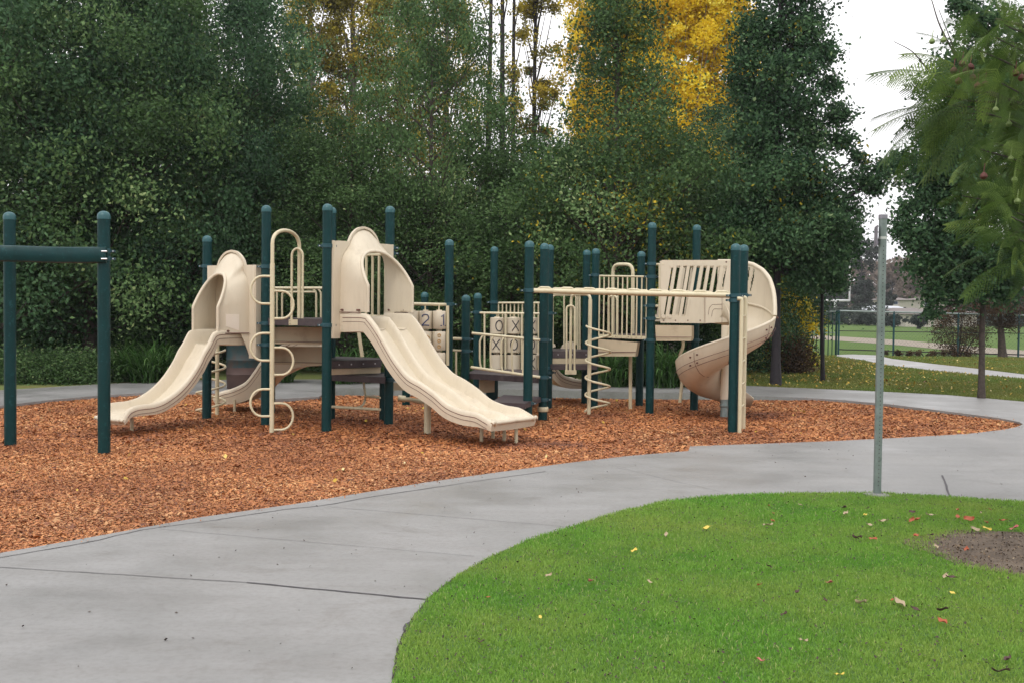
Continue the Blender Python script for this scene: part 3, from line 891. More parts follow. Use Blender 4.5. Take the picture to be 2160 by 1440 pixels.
def slide(name, Mid, u, v, prof, hw, T0, T1, lanes=1, label=None, depth0=.21, depth1=.09, lip=True, parent=None):
    """prof: (u,z) of the rim"""
    pr = [np.array(p) for p in prof]
    pr = catmull(pr, 7)
    pr = [tuple(p) for p in pr]
    n = len(pr)
    sec_grid = []
    L = [0]
    for i in range(1, n): L.append(L[-1] + math.dist(pr[i], pr[i - 1]))
    b = MB(); rows = []
    linesA, linesB, linesC, linesD = [], [], [], []
    for i in range(n):
        a_, c_ = pr[max(i - 4, 0)], pr[min(i + 4, n - 1)]
        tx, tz = c_[0] - a_[0], c_[1] - a_[1]; l = math.hypot(tx, tz); tx /= l; tz /= l
        nx, nz = -tz, tx
        if nz < 0: nx, nz = -nx, -nz
        nx, nz = nx * .6, nz * .6 + .4
        f = L[i] / L[-1]
        e = max(0, (f - .90) / .10)
        T = T0 + (T1 - T0) * f; dp = depth0 + (depth1 - depth0) * (f ** 1.5)
        dp = dp * (1 - .92 * e); T = T * (1 - .35 * e)
        half = [(hw + .035, -T), (hw + .045, -T * .5), (hw + .045, -.045), (hw + .042, -.012), (hw + .022, .006), (hw - .004, .002), (hw - .018, -.026),
                (hw - .030, -dp * .60), (hw - .048, -dp * .90), (hw - .095, -dp)]
        if lanes == 2:
            mid = [(.11, -dp), (.055, -dp * .93), (.030, -dp * .55), (.013, -dp * .24), (0, -dp * .20)]
        else:
            mid = [(.1, -dp), (0, -dp)]
        top = half + mid
        full = [(-x, y) for x, y in top] + [(x, y) for x, y in top[::-1][1:]]
        under = [(hw * .6, -T - .01), (0, -T - .014), (-hw * .6, -T - .01)]
        loop = full + under
        row = []
        for vv, k in loop:
            row.append(Mid + u * (pr[i][0] + nx * k) + v * vv + Vector((0, 0, pr[i][1] + nz * k)))
        rows.append(row)
        for lst, s, dd in ((linesA, 1, .055), (linesB, -1, .055), (linesC, 1, .105), (linesD, -1, .105)):
            lst.append(Mid + u * (pr[i][0] - nx * dd) + v * s * (hw + .0455) + Vector((0, 0, pr[i][1] - nz * dd)))
    m = len(rows[0])
    vs = [p for r_ in rows for p in r_]
    fs = [(i * m + k, i * m + (k + 1) % m, (i + 1) * m + (k + 1) % m, (i + 1) * m + k) for i in range(n - 1) for k in range(m)]
    b.add(vs, fs)
    b.add(rows[0], [tuple(range(m))], 0, False); b.add(rows[-1], [tuple(range(m))[::-1]], 0, False)
    if lip:
        # rounded lip across the exit
        r_ = rows[-1]; k0, k1 = 3, len(full) - 4
        b.tube([r_[k] for k in range(k0, k1 + 1)], .024, 10)
    q = int(n * .97)
    b.tube(linesA[1:q], .0045, 5, 1); b.tube(linesB[1:q], .0045, 5, 1)
    b.tube(linesC[1:q], .003, 5, 1); b.tube(linesD[1:q], .003, 5, 1)
    return b.build(name, [M['plastic'], M['groove']], parent or play, label, 50)

def hood(Mid, u, v, z, hw, label=None, pw=.50, ud=.50, hb=None, patch=0):
    """moulded canopy over the top of a slide"""
    na, nt_ = 60, 16
    b = MB(); hb = hb or hw + .02; k_ = hb / .44
    dome = catmull([(-hb, .52, 0), (-(hb - .01), .66, 0), (-.37 * k_ - .02, .80, 0), (-.30 * k_ - .0, .90, 0), (-.255, .98, 0), (-.20, 1.06, 0), (-.11, 1.125, 0), (0, 1.15, 0)], 8)
    def dom(f):          # f 0..1 from left shoulder to right shoulder
        g_ = (f if f <= .5 else 1 - f) * 2
        p = dome[min(len(dome) - 1, int(round(g_ * (len(dome) - 1))))]
        return (p[0] if f <= .5 else -p[0]), p[1]
    grid, par = [], []
    for i in range(na + 1):
        s = i / na
        if s < .25 or s > .75:
            q = (s / .25) if s < .25 else ((1 - s) / .25); sgn = -1 if s < .5 else 1
            vB, wB = sgn * hb, -.28 + q * .80
            vE, wE, uE = sgn * hw, .06 + q * .34, ud
            par.append(('w', sgn))
        else:
            f = (s - .25) / .5; a = PI * f; ca, sa = math.cos(a), math.sin(a)
            vB, wB = dom(f)
            vE = -hw * math.copysign(abs(ca) ** .85, ca); wE = .40 + .45 * (sa ** .9)
            uE = ud - (ud - .22) * (sa ** .9)
            par.append(('a', f))
        row = []
        for j in range(nt_ + 1):
            t = j / nt_; k = t * t * (3 - 2 * t)
            uu = uE * t; vv = vB + (vE - vB) * k; ww = wB + (wE - wB) * (t ** 1.2)
            if par[-1][0] == 'w': ww = max(ww, -.28 + .34 * min(1, t * 3.0)) if t > 0 else wB
            row.append(Mid + u * uu + v * vv + Vector((0, 0, z + ww)))
        grid.append(row)
    b.shell(grid, .014)
    b.tube([grid[i][nt_] for i in range(na + 1)], .022, 10)
    # flat flange with a level top on both sides of the dome
    ring = []
    f0 = next(f for f in np.linspace(0, .5, 200) if dom(f)[1] >= .965)
    for i in range(na + 1):
        p = grid[i][0]; vv = (p - Mid).dot(v); w = p.z - z; kind, val = par[i]
        if kind == 'w': o = (val * pw, w)
        else:
            g_ = min(val, 1 - val); sg = -1 if val <= .5 else 1
            if g_ < f0:
                q = g_ / f0; L1, L2 = .45, pw - .27; d = q * (L1 + L2)
                o = (pw, .52 + d) if d < L1 else (pw - (d - L1), .97)
                o = (sg * o[0], o[1])
            else: o = (vv * 1.06, max(.97, w + .03))
        ring.append([p - u * .004, Mid - u * .004 + v * o[0] + Vector((0, 0, z + o[1]))])
    b.shell(ring, .035)
    for s in (-1, 1):
        b.box(Mid + v * s * (pw + .004) + Vector((0, 0, z + .345)) - u * .02, u * .045, v * .012, Vector((0, 0, .625)))
        b.tube([Mid + u * .04 + v * s * (hb + .015) + Vector((0, 0, z + .055)), Mid + u * (ud - .1) + v * s * (hw + .03) + Vector((0, 0, z + .055))], .007, 6, 1)
        for uu in (.08, ud - .14):
            b.tube([Mid + u * uu + v * s * (hw - .01) + Vector((0, 0, z + .085)), Mid + u * uu + v * s * (hw + .055) + Vector((0, 0, z + .085))], .013, 8, 1)
    if patch:
        ia = [i for i in range(na + 1) if (.805 < i / na < .91 if patch > 0 else .09 < i / na < .195)]
        b.shell([[grid[i][j] + v * patch * .004 for j in range(6, 13)] for i in ia], .005, 2)
    return b.build('slide_hood', [M['plastic'], M['groove'], M['patch']], play, label, 60)

# double slide
mid2 = (A3 + A4) / 2
e2 = (A4 - A3); e2.z = 0
u2 = Vector((e2.y, -e2.x, 0)).normalized()
if u2.y > 0: u2 = -u2
Mid2, u2, v2 = frame(Vector((mid2.x, mid2.y, 0)) + u2 * .06, (u2.x, u2.y))
near = -1 if (v2 * -1).y < 0 else 1
NEAR2 = near
pixN = [(768, 662), (779, 669), (790, 683), (803, 703), (820, 733), (838, 762), (862, 791), (890, 808), (918, 828), (945, 851), (975, 864), (1005, 870), (1022, 879), (1041, 891)]
prof2 = rim_profile(Mid2, u2, v2, near * .42, pixN)
prof2 = [(.02, prof2[0][1] + .0)] + [(p[0], p[1]) for p in prof2]
sl2 = slide('slide', Mid2, u2, v2, prof2, .40, .24, .16, 2, 'wide double slide with a raised divider between two wavy lanes')
hd2 = hood(Mid2, u2, v2, 1.42, .42, 'tall beige canopy over the double slide', .55)
for px, y0, y1, D in ((902, 845, 918, 14.3), (1016, 893, 930, 13.6), (1040, 898, 920, 13.9), (1064, 898, 920, 13.7), (1089, 898, 919, 13.5)):
    t = P(px, y0, D); r_ = .045 if px == 902 else .022
    q = MB(); q.tube([Vector((t.x, t.y, -.25)), Vector((t.x, t.y, t.z if px != 902 else t.z + .05))], r_, 12); q.build('slide_leg', M['tube'], sl2)

# single slide on the left
mid1 = (A1 + A2) / 2
e1 = (A2 - A1); u1 = Vector((e1.y, -e1.x, 0)).normalized()
if u1.y > 0: u1 = -u1
Mid1, u1, v1 = frame(Vector((mid1.x, mid1.y, 0)) + u1 * .06, (u1.x, u1.y))
near1 = 1 if (v1).x > 0 else -1
pix1 = [(467, 697), (457, 699), (449, 705), (439, 725), (428, 743), (417, 766), (397, 797), (375, 821), (349, 840), (334, 847), (319, 851), (302, 853), (285, 856), (269, 865), (256, 886)]
prof1 = rim_profile(Mid1, u1, v1, near1 * .255, pix1)
print('PROF2', [(round(a, 2), round(c, 2)) for a, c in prof2]); print('PROF1', [(round(a, 2), round(c, 2)) for a, c in prof1])
prof1 = [(.02, prof1[0][1])] + prof1
sl1 = slide('slide', Mid1, u1, v1, prof1, .235, .20, .12, 1, 'single lane slide coming down at the far left')
hd1 = hood(Mid1, u1, v1, 1.12, .25, 'shorter beige canopy over the single slide, with a pale cleaned square', .48, .46, .37, near1)
t = P(278, 880, 14.2); q = MB(); q.tube([Vector((t.x, t.y, -.2)), Vector((t.x, t.y, t.z))], .022, 10); q.build('slide_leg', M['tube'], sl1)
q = MB(); far1 = -near1
q.box(Mid1 - u1 * .012 + v1 * far1 * .245 + Vector((0, 0, 1.12 + .42)), u1 * .008, v1 * .155, Vector((0, 0, .47)))
q.build('slide_wall', M['plastic'], play, 'inner panel behind the left canopy opening')
# pale square where a sticker was
pc = P(486, 650, 14.9)

# curved slide behind, seen under the deck
d3 = Vector((-1, .12, 0)).normalized()
Mid3 = Vector((P(672, 740, 16.9).x, 16.9, 0)); Mid3, u3, v3 = frame(Mid3, (d3.x, d3.y))
near3 = -1 if (-v3).y < 0 else 1
pix3 = [(668, 700), (640, 707), (612, 718), (580, 738), (553, 760), (537, 783), (519, 805), (494, 818), (472, 824), (460, 829), (450, 838)]
prof3 = rim_profile(Mid3, u3, v3, near3 * .3, pix3)
sl3 = slide('slide', Mid3, u3, v3, prof3, .30, .50, .17, 1, 'slide running down to the left behind the climbing tower')
t = P(495, 842, 16.7); q = MB(); q.tube([Vector((t.x, t.y, -.2)), Vector((t.x, t.y, t.z))], .02, 10); q.build('slide_leg', M['tube'], sl3)
# small slide far behind on the right
d4 = Vector((1, .25, 0)).normalized()
Mid4 = Vector((P(1150, 740, 19.2).x, 19.2, 0)); Mid4, u4, v4 = frame(Mid4, (d4.x, d4.y))
near4 = -1 if (-v4).y < 0 else 1
pix4 = [(1153, 728), (1160, 742), (1168, 762), (1176, 778), (1187, 790), (1202, 796), (1216, 799), (1230, 801), (1240, 806)]
prof4 = rim_profile(Mid4, u4, v4, near4 * .3, pix4)
sl4 = slide('slide', Mid4, u4, v4, prof4, .30, .24, .14, 1, 'small slide far behind the tic tac toe panel')
b = MB()
hp = [P(1182, 737, 19.0), P(1186, 728, 19.0), P(1194, 722, 19.0), P(1206, 719, 19.0), P(1211, 722, 19.0), P(1212, 737, 19.0)]
b.prism(hp, (0, .06, 0)); b.tube([P(1164, 727, 19), P(1166, 733, 19)], .055, 12); b.build('slide_side', M['plastic'], sl4)

# ------------------------------------------------------------------ climbers and handholds
def loop_climber():
    D0, D1 = 14.15, 14.75
    def Q(px, py, D=D0): return P(px, py, D)
    ax = Q(574, 700)                          # pole
    foot = Vector((ax.x, ax.y, -.25)); topz = Q(575, 520).z
    right = P(631, 600, D1)
    arch = [foot, Vector((ax.x, ax.y, topz - .05))]
    n = 14
    L = Vector((right.x - ax.x, right.y - ax.y, 0)); zc = Q(577, 515).z
    rr = P(600, 486, 14.4).z - zc
    for k in range(n + 1):
        a = PI - PI * k / n
        arch.append(Vector((ax.x, ax.y, zc)) + L * (.5 + .5 * math.cos(a)) + Vector((0, 0, rr * math.sin(a) ** .85 if math.sin(a) > 0 else 0)))
    arch.append(Vector((right.x, right.y, cz)))
    b = MB(); b.tube(arch, .024, 12)
    b.tube([foot, Vector((ax.x, ax.y, Q(575, 556).z))], .030, 12)
    o = b.build('loop_climber', M['tube'], play, 'upright climbing pole with half round side rungs and arched top')
    dx = Vector((1, .25, 0)).normalized()
    for side, ys in ((-1, ((583, 641), (703, 760), (820, 877))), (1, ((614, 672), (733, 790), (850, 906)))):
        for y0, y1 in ys:
            z0, z1_ = Q(574, y1).z, Q(574, y0).z
            h = z1_ - z0; w = .265
            c0 = Vector((ax.x, ax.y, 0))
            pts = [c0 + Vector((0, 0, z1_)), c0 + dx * side * w * .45 + Vector((0, 0, z1_))]
            for k in range(1, 10):
                a = PI / 2 - PI * k / 10
                pts.append(c0 + dx * side * (w * .45 + w * .55 * math.cos(a)) + Vector((0, 0, (z0 + z1_) / 2 + h / 2 * math.sin(a))))
            pts += [c0 + dx * side * w * .45 + Vector((0, 0, z0)), c0 + Vector((0, 0, z0))]
            q = MB(); q.tube(pts, .016, 9); q.build('rung', M['tube'], o)
    # narrow upside-down U handhold and its foot plate
    L_, R_ = P(615, 690, D1 - .05), P(638, 690, D1 - .05)
    zt = P(626, 540, D1).z; pts = [Vector((L_.x, L_.y, cz - .03))]
    for k in range(11):
        a = PI - PI * k / 10; c = (L_ + R_) / 2; hw = (R_ - L_) / 2
        pts.append(Vector((c.x, c.y, zt)) + Vector((hw.x, hw.y, 0)) * math.cos(a) + Vector((0, 0, (R_ - L_).length / 2 * 1.3 * math.sin(a))))
    pts.append(Vector((R_.x, R_.y, cz - .03)))
    q = MB(); q.tube(pts, .016, 9); q.build('handhold', M['tube'], play, 'narrow upside down U handhold above the foot plate')
    q = MB(); q.prism([P(609, 674, D1 - .1), P(638, 674, D1 - .1), P(638, 686, D1 - .1), P(609, 686, D1 - .1)], (0, .04, 0))
    for x, y in ((611.5, 677), (611.5, 683), (635.5, 677), (635.5, 683)):
        q.tube([P(x, y, D1 - .106), P(x, y, D1 - .09)], .006, 6, 1)
    q.build('foot_plate', [M['tube'], M['groove']], o)
loop_climber()

def corkscrew(cx_px, D, ytop, ybot, turns, rad, pole_px, pole_top, start=0.0, r=.0165, sense=1):
    c = P(cx_px, (ytop + ybot) / 2, D); zt = P(cx_px, ytop, D).z; zb = P(cx_px, ybot, D).z
    pp = P(pole_px, ybot, D - .01)
    b = MB(); b.tube([Vector((pp.x, pp.y, -.25)), Vector((pp.x, pp.y, pole_top))], .029, 12)
    n = int(turns * 26); pts = []
    for k in range(n + 1):
        a = start + sense * 2 * PI * turns * k / n
        pts.append(Vector((c.x + rad * math.cos(a), c.y + rad * math.sin(a), zt + (zb - zt) * k / n)))
    o = b.build('corkscrew_climber', M['tube'], play)
    q = MB(); q.tube(pts, r, 8); q.build('coil', M['tube'], o)
    return o, Vector((pp.x, pp.y, pole_top))
corkscrew(445, 16.3, 738, 884, 4.0, .205, 458, P(458, 700, 16.3).z, start=0, sense=-1)['label' if False else 0]['label'] = 'corkscrew climbing pole behind the single slide'
o, tp = corkscrew(1261, 16.9, 688, 868, 4.95, .185, 1242, P(1244, 632, 16.9).z, start=PI * 1.05, sense=1)
o['label'] = 'corkscrew climbing pole with five open coils under the long ladder'
# its arched top and handhold
D = 17.2
fr = P(1204, 700, D)
q = MB(); z_t = P(1225, 621, 16.9).z
q.tube(fillet([tp - Vector((0, 0, .1)), Vector((tp.x, tp.y, z_t)), Vector((fr.x, fr.y, z_t)), Vector((fr.x, fr.y, P(1204, 783, D).z))], .10, 6), .022, 11)
q.build('pole_arch', M['tube'], o)
def uframe(name, xl, xr, yt, yb, D, r, rad, Dr=None, label=None, parent=None):
    Dr = Dr or D
    q = MB(); q.tube(fillet([P(xl, yb, D), P(xl, yt, D), P(xr, yt, Dr), P(xr, yb, Dr)], rad, 5), r, 9)
    return q.build(name, M['tube'], parent or play, label)
uframe('handhold', 1195, 1212, 645, 783, 17.15, .015, .06, label='narrow upside down U handhold by the five coil climber')
q = MB(); q.prism([P(1192, 780, 17.1), P(1216, 780, 17.1), P(1216, 789, 17.1), P(1192, 789, 17.1)], (0, .04, 0)); q.build('foot_plate', M['tube'], o)

# guard rail frames behind the top left deck
q = MB()
q.tube([P(580, 608, 16.0), P(681, 608, 16.0)], .021, 10)
q.tube(fillet([P(584, 676, 16.0), P(584, 616, 16.0), P(578, 610, 16.0)], .05), .014, 8)
q.tube(fillet([P(595, 676, 16.0), P(595, 616, 16.0), P(666, 616, 16.0)], .05), .015, 8)
q.tube(fillet([P(660, 609, 16.0), P(667, 617, 16.0), P(667, 676, 16.0)], .05), .015, 8)
q.tube(fillet([P(671, 609, 16.0), P(677, 617, 16.0), P(677, 676, 16.0)], .05), .014, 8)
q.build('guard_rail', M['tube'], play, 'low tube guard rail behind the arched handhold')
# bars seen through the canopy opening
q = MB(); a, c = A4 + Vector((.0, .0, 0)), A5
for k in range(9):
    t = .07 + .86 * k / 8; p = a.lerp(c, t)
    q.tube([Vector((p.x, p.y, cz)), Vector((p.x, p.y, 2.25))], .018, 8)
q.tube([Vector((a.x, a.y, 2.26)), Vector((c.x, c.y, 2.26))], .018, 8); q.tube([Vector((a.x, a.y, cz + .03)), Vector((c.x, c.y, cz + .03))], .018, 8)
q.build('guard_rail', M['tube'], play, 'tall barred rail seen through the double slide canopy')
tubes('guard_rail', [([P(702, 560, 14.75), P(702, 656, 14.75)], .02)])

# ------------------------------------------------------------------ cylinder panels
def stroke_on_cyl(b, cx, cy, rc, z0, h, w, strokes, mi, r=.0065, face=-PI / 2):
    """letter strokes (unit square, y up) wrapped on a cylinder facing the camera"""
    for s in strokes:
        pts = []
        for (x, y) in s:
            a = face + (x - .5) * w / rc
            pts.append(Vector((cx + (rc + .001) * math.cos(a), cy + (rc + .001) * math.sin(a), z0 + h * y)))
        b.tube([Vector(tuple(p)) for p in pts], r, 6, mi)
def circ(n=18, sx=.5, sy=.5): return [(.5 + sx * math.cos(2 * PI * k / n), .5 + sy * math.sin(2 * PI * k / n)) for k in range(n + 1)]
GLY = {'X': [[(.0, 0), (.5, .5), (1, 1)], [(0, 1), (.5, .5), (1, 0)]], 'O': [circ()],
       '2': [[(.05, .78), (.2, .95), (.5, 1), (.8, .95), (.95, .75), (.85, .55), (.5, .35), (.1, .05)], [(.02, .02), (.5, .05), (1, .02)]],
       '1': [[(.2, .8), (.55, 1), (.55, .5), (.55, 0)], [(.1, 0), (1, 0)]],
       '3': [[(.05, .9), (.5, 1), (.9, .8), (.5, .55), (.95, .3), (.5, 0), (.05, .1)]],
       'dots': [circ(10, .2, .12)]}
def spinner(parent, c, rc, z0, z1_, glyph=None, mi=1, face=-PI / 2, gw=.115, gh=.165):
    b = MB(); h = z1_ - z0
    b.lathe((c.x, c.y, z0), [(rc * .5, -.012), (rc * .5, .0), (rc * .93, .0), (rc, .008), (rc, h - .008), (rc * .93, h), (rc * .42, h), (rc * .42, h + .016)], 24)
    if glyph:
        if glyph == 'dots':
            for yy in (.2, .5, .8):
                stroke_on_cyl(b, c.x, c.y, rc, z0 + h * yy - .02, .04, .04, [circ(8, .5, .5)], mi, .008, face)
        else:
            stroke_on_cyl(b, c.x, c.y, rc, z0 + (h - gh) / 2, gh, gw, GLY[glyph], mi, .009, face)
    return b.build('spinner', [M['plastic'], M['black'], M['navy'], M['orange']], parent)
# tic tac toe panel
D = 18.1
q = MB()
q.tube([P(1012, 660, D), P(1157, 662, D - .1)], .019, 10); q.tube([P(1010, 783, D), P(1157, 785, D - .1)], .021, 10)
for px in (1022, 1066, 1100.5): q.tube([P(px, 661, D - .14), P(px, 784, D - .14)], .015, 9)
for px in (1048, 1083, 1119): q.tube([P(px, 662, D), P(px, 784, D)], .012, 8)
panel = q.build('game_panel', M['tube'], play, 'tic tac toe panel of turning cylinders')
q = MB()
for y in (706.5, 746): q.tube([P(1036, y, D), P(1132, y, D)], .010, 6)
q.build('axle', M['black'], panel)
rows3 = [(670, 704), (709, 743), (748, 782)]
gl = [['O', 'X', 'X'], ['X', 'O', 'O'], [None, None, 'X']]
turn = [[.35, .3, .15], [-.1, .1, .1], [0, 0, .15]]
for r_i, (ya, yb) in enumerate(rows3):
    for c_i, px in enumerate((1048, 1083, 1119)):
        c = P(px, 720, D); spinner(panel, c, .112, P(px, yb, D).z, P(px, ya, D).z, gl[r_i][c_i], 1, -PI / 2 + turn[r_i][c_i])
# counting panel
D = 16.05
q = MB(); q.tube([P(862, 641, 15.75), P(950, 643, 16.2)], .023, 11); q.tube([P(944, 645, 16.08), P(944, 770, 16.08)], .024, 10); q.tube([P(862, 783, 15.75), P(950, 785, 16.2)], .02, 10)
for px in (870, 897, 926): q.tube([P(px, 642, D), P(px, 784, D)], .011, 8)
panel = q.build('game_panel', M['tube'], play, 'counting panel of turning cylinders with a 2, a 1 and orange dots')
for r_i, (ya, yb) in enumerate(((656, 694), (699, 738), (743, 781))):
    for c_i, px in enumerate((870, 897.5, 926)):
        c = P(px, 700, D)
        g, mi, tr = [(None, 2, 0), ('2', 2, .05), ('1', 2, .75)][c_i] if r_i == 0 else ([(None, 3, 0), ('3', 3, .3), ('dots', 3, .1)][c_i] if r_i == 1 else (None, 1, 0))
        spinner(panel, c, .095, P(px, yb, D).z, P(px, ya, D).z, g, mi, -PI / 2 + tr, .11, .16)

# rail between the counting panel post and the short post
q = MB(); q.tube([P(950, 714, 16.5), P(975, 715, 16.8)], .024, 10); q.tube([P(950, 738, 16.5), P(975, 739, 16.8)], .016, 9); q.tube([P(962, 739, 16.65), P(962, 790, 16.65)], .016, 9)
q.build('guard_rail', M['tube'], play, 'short rail with one upright beside the shortest front post')
# sloping bridge rail
def lerp2(a, b_, t): return tuple(a[i] + (b_[i] - a[i]) * t for i in range(3))
q = MB(); T0, T1 = (996, 703, 16.45), (1140, 717, 15.95); Bt0, Bt1 = (994, 774, 16.45), (1140, 795, 15.95)
q.tube([P(*T0), P(*T1)], .020, 11); q.tube([P(*Bt0), P(*Bt1)], .022, 11)
for k in range(4):
    t = .13 + .155 * k
    a = lerp2(T0, T1, t + .035); c = lerp2(Bt0, Bt1, t)
    q.tube(fillet([P(*a), P(c[0] - 1, a[1] + 12, a[2]), P(c[0] - 1, c[1] - 14, c[2]), P(c[0] + 2, c[1], c[2])], .08, 4), .014, 8)
t = P(1102, 730, 16.1); q.tube([P(1104, 715, 16.1), P(1103, 791, 16.1)], .014, 8)
q.build('guard_rail', M['tube'], play, 'sloping bridge rail in front of the tic tac toe panel')

# lower deck, step and small boards in the middle
D9, D10, D13, D14 = [POSTS[k][0] for k in (9, 10, 13, 14)]
zD = zat(1050, 789, 16.6)
deck_poly('deck', [D9, D13, D14, D10], zD, .085, M['deck'], 'low bridge deck in the middle of the structure', .03)
low = [G(1036, 847, .29), G(1108, 850, .29), G(1143, 836, .29), G(1062, 832, .29)]
deck_poly('step', low, .29, .07, M['deck'], 'lowest brown step beside the end of the double slide')
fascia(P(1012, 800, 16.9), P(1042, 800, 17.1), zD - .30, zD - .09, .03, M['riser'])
t = P(1038, 806, 18.4); q = MB(); q.lathe((t.x, t.y, 0), [(.10, -.3), (.10, zD - .1)], 16); q.build('post', M['teal'], play)
# small deck between the tall middle posts
E1, E2, E3 = POSTS[14][0], POSTS[16][0], POSTS[15][0]; E4 = E1 + Vector((.1, 1.1, 0))
zE = zat(1200, 740, 18.0)
deck_poly('deck', [E1, E2, E3, E4], zE, .03, M['deck'])
dE = (E2 - E1).normalized()
fascia(E1 + dE * .06, E2 - dE * .06, zE - .11, zE - .002, .04, M['deck'], 'deck_edge', 3)
fascia(E1 + dE * .06, E2 - dE * .06, zE - .20, zE - .115, .03, M['riser'])
nE = Vector((dE.y, -dE.x, 0))
deck_poly('step', [E1 + nE * .22 + dE * .03, E2 + nE * .22 - dE * .03, E2 - nE * .05, E1 - nE * .05], zE - .205, .08, M['deck'], 'brown step under the small middle deck')
# guard rails at the back of the middle
q = MB()
q.tube([P(1050, 639, 19), P(1140, 639, 18.9)], .016, 9)
for k in range(11): q.tube([P(1051.5 + 8.4 * k, 640, 19), P(1051.5 + 8.4 * k, 785, 19)], .013, 7)
q.build('guard_rail', M['tube'], play, 'barred rail standing behind the tic tac toe panel')
uframe('guard_rail', 1166, 1215, 623, 727, 19.2, .015, .06, label='thin tube frame left of the five coil climber')
uframe('guard_rail', 1190, 1223, 617, 737, 19.0, .015, .08, label='nested thin tube frame left of the five coil climber')
uframe('guard_rail', 1164, 1219, 621, 737, 18.8, .013, .05, label='outer thin tube frame left of the five coil climber')
tubes('brace_pole', [([P(1121, 795, 16.6), P(1121, 850, 16.6)], .018)])

# ------------------------------------------------------------------ right tower
Q16, Q18, Q19, Q17 = [POSTS[k][0] for k in (16, 18, 19, 17)]
zR = zat(1374, 708, 17.2)
deck_poly('deck', [Q16, Q18, Q19, Q17], zR, .03, M['deck'], inset=.04)
def bars(name, a, c, zt0, zt1, zb0, zb1, n, r=.012, plate=True, label=None):
    q = MB(); a = Vector(a); c = Vector(c)
    d = (c - a); d.z = 0; d.normalize()
    A_, B_ = a + d * (PR + .03), c - d * (PR + .03)
    q.tube([Vector((A_.x, A_.y, zt0)), Vector((B_.x, B_.y, zt1))], .015, 9)
    for k in range(n):
        t = k / (n - 1); p = A_.lerp(B_, t)
        q.tube([Vector((p.x, p.y, zb0 + (zb1 - zb0) * t)), Vector((p.x, p.y, zt0 + (zt1 - zt0) * t))], r, 8)
    if plate:
        nn = Vector((-d.y, d.x, 0))
        q.prism([Vector((A_.x, A_.y, zb0 - .02)), Vector((B_.x, B_.y, zb1 - .02)), Vector((B_.x, B_.y, zb1 + .03)), Vector((A_.x, A_.y, zb0 + .03))], nn * .03)
        for k in range(4):
            t = .1 + .8 * k / 3; p = A_.lerp(B_, t) + Vector((0, 0, zb0 + (zb1 - zb0) * t + .005)); q.tube([p - nn * .004, p + nn * .002], .008, 7, 1)
    return q.build(name, [M['tube'], M['groove']], play, label)
bars('guard_rail', Q16, Q18, zat(1263, 582, 18.0), zat(1363, 584, 17.3), zat(1263, 709, 18.0), zat(1363, 713, 17.3), 11, label='barred rail between the two towers left of the slotted wall')
uframe('handhold', 1293, 1335, 558, 708, 18.6, .030, .14, 18.3, 'thick upside down U handhold rising above the barred rail')
uframe('handhold', 1284, 1302, 625, 708, 17.9, .02, .07, 17.8, 'short thin upside down U handhold low behind the barred rail')
q = MB(); q.prism([P(1262, 716, 17.9), P(1345, 722, 17.4), P(1341, 746, 17.4), P(1340, 751, 17.4), P(1262, 751, 17.9)], (.05, .1, 0)); q.tube([P(1262, 742, 17.88), P(1342, 742, 17.38)], .005, 5, 1)
q.build('riser', [M['riser'], M['groove']], play)
tubes('brace_pole', [([P(1330, 748, 17.9), Vector((P(1330, 850, 17.9).x, 17.9, -.2))], .028)])
q = MB(); q.prism([P(1382, 686, 17.15), P(1459, 687, 17.0), P(1459, 713, 17.0), P(1456, 719, 17.0), P(1384, 719, 17.15)], (.05, .1, 0)); q.tube([P(1383, 711, 17.13), P(1459, 711, 16.98)], .005, 5, 1)
q.build('riser', [M['riser'], M['groove']], play)
q = MB(); pts = [P(1441, 720, 17.6), P(1440, 733, 17.6), P(1434, 750, 17.6), P(1434, 775, 17.6), P(1438, 800, 17.6), P(1437, 822, 17.6), P(1434, 848, 17.6)]
q.tube([Vector(tuple(p)) for p in catmull(pts, 4)], .026, 9); q.build('brace_pole', M['tube'], play)
# little barred gate next to the tall post
q = MB(); q.tube([P(1380, 558, 17.2), P(1400, 558, 17.1)], .018, 8); q.tube([P(1384, 671, 17.2), P(1400, 672, 17.1)], .014, 8)
for px in (1391, 1396): q.tube([P(px, 558, 17.12), P(px, 672, 17.12)], .014, 8)
q.tube([P(1380, 645, 17.2), P(1390, 646, 17.12)], .02, 8)
q.build('guard_rail', M['tube'], play, 'narrow two bar rail beside the slotted wall')

# spiral slide ---------------------------------------------------------
SC = Vector((P(1530, 700, 16.75).x, 16.75, 0)); RO = .715
sp = []
def Dp(px): return 17.1 - .0016 * (px - 1395)
b = MB()
def poly2(px_pts, th=.035, off=0, mi=0, bb=None, dshift=0):
    bb = bb or b
    bb.prism([P(x, y, Dp(x) - off + dshift) for x, y in px_pts], (0, th, 0), mi)
poly2([(1393, 552), (1397, 549), (1546, 549), (1546, 561), (1393, 561)])
poly2([(1393, 561), (1417, 561), (1400, 668), (1393, 668)])
poly2([(1393, 668), (1487, 668), (1487, 682), (1393, 681)])
top_l = [1413.5 + 14.1 * k for k in range(9)]
slw = 7.5
for k in range(9):
    xl = top_l[k]
    if k < 5:
        bt = 668; sx = -(bt - 561) * .165
    # solid bar to the right of slot k
    x0 = xl + slw; x1 = top_l[k + 1] if k < 8 else 1546
    yb = 668 if k < 4 else 620
    sh = -(yb - 561) * .165
    if k < 8: poly2([(x0, 561), (x1, 561), (x1 + sh, yb), (x0 + sh, yb)], .045)
    else: poly2([(x0, 561), (1546, 561), (1546, 620), (x0 + sh, 620)])
poly2([(1456, 620), (1487, 620), (1487, 668), (1449, 668)], .035)
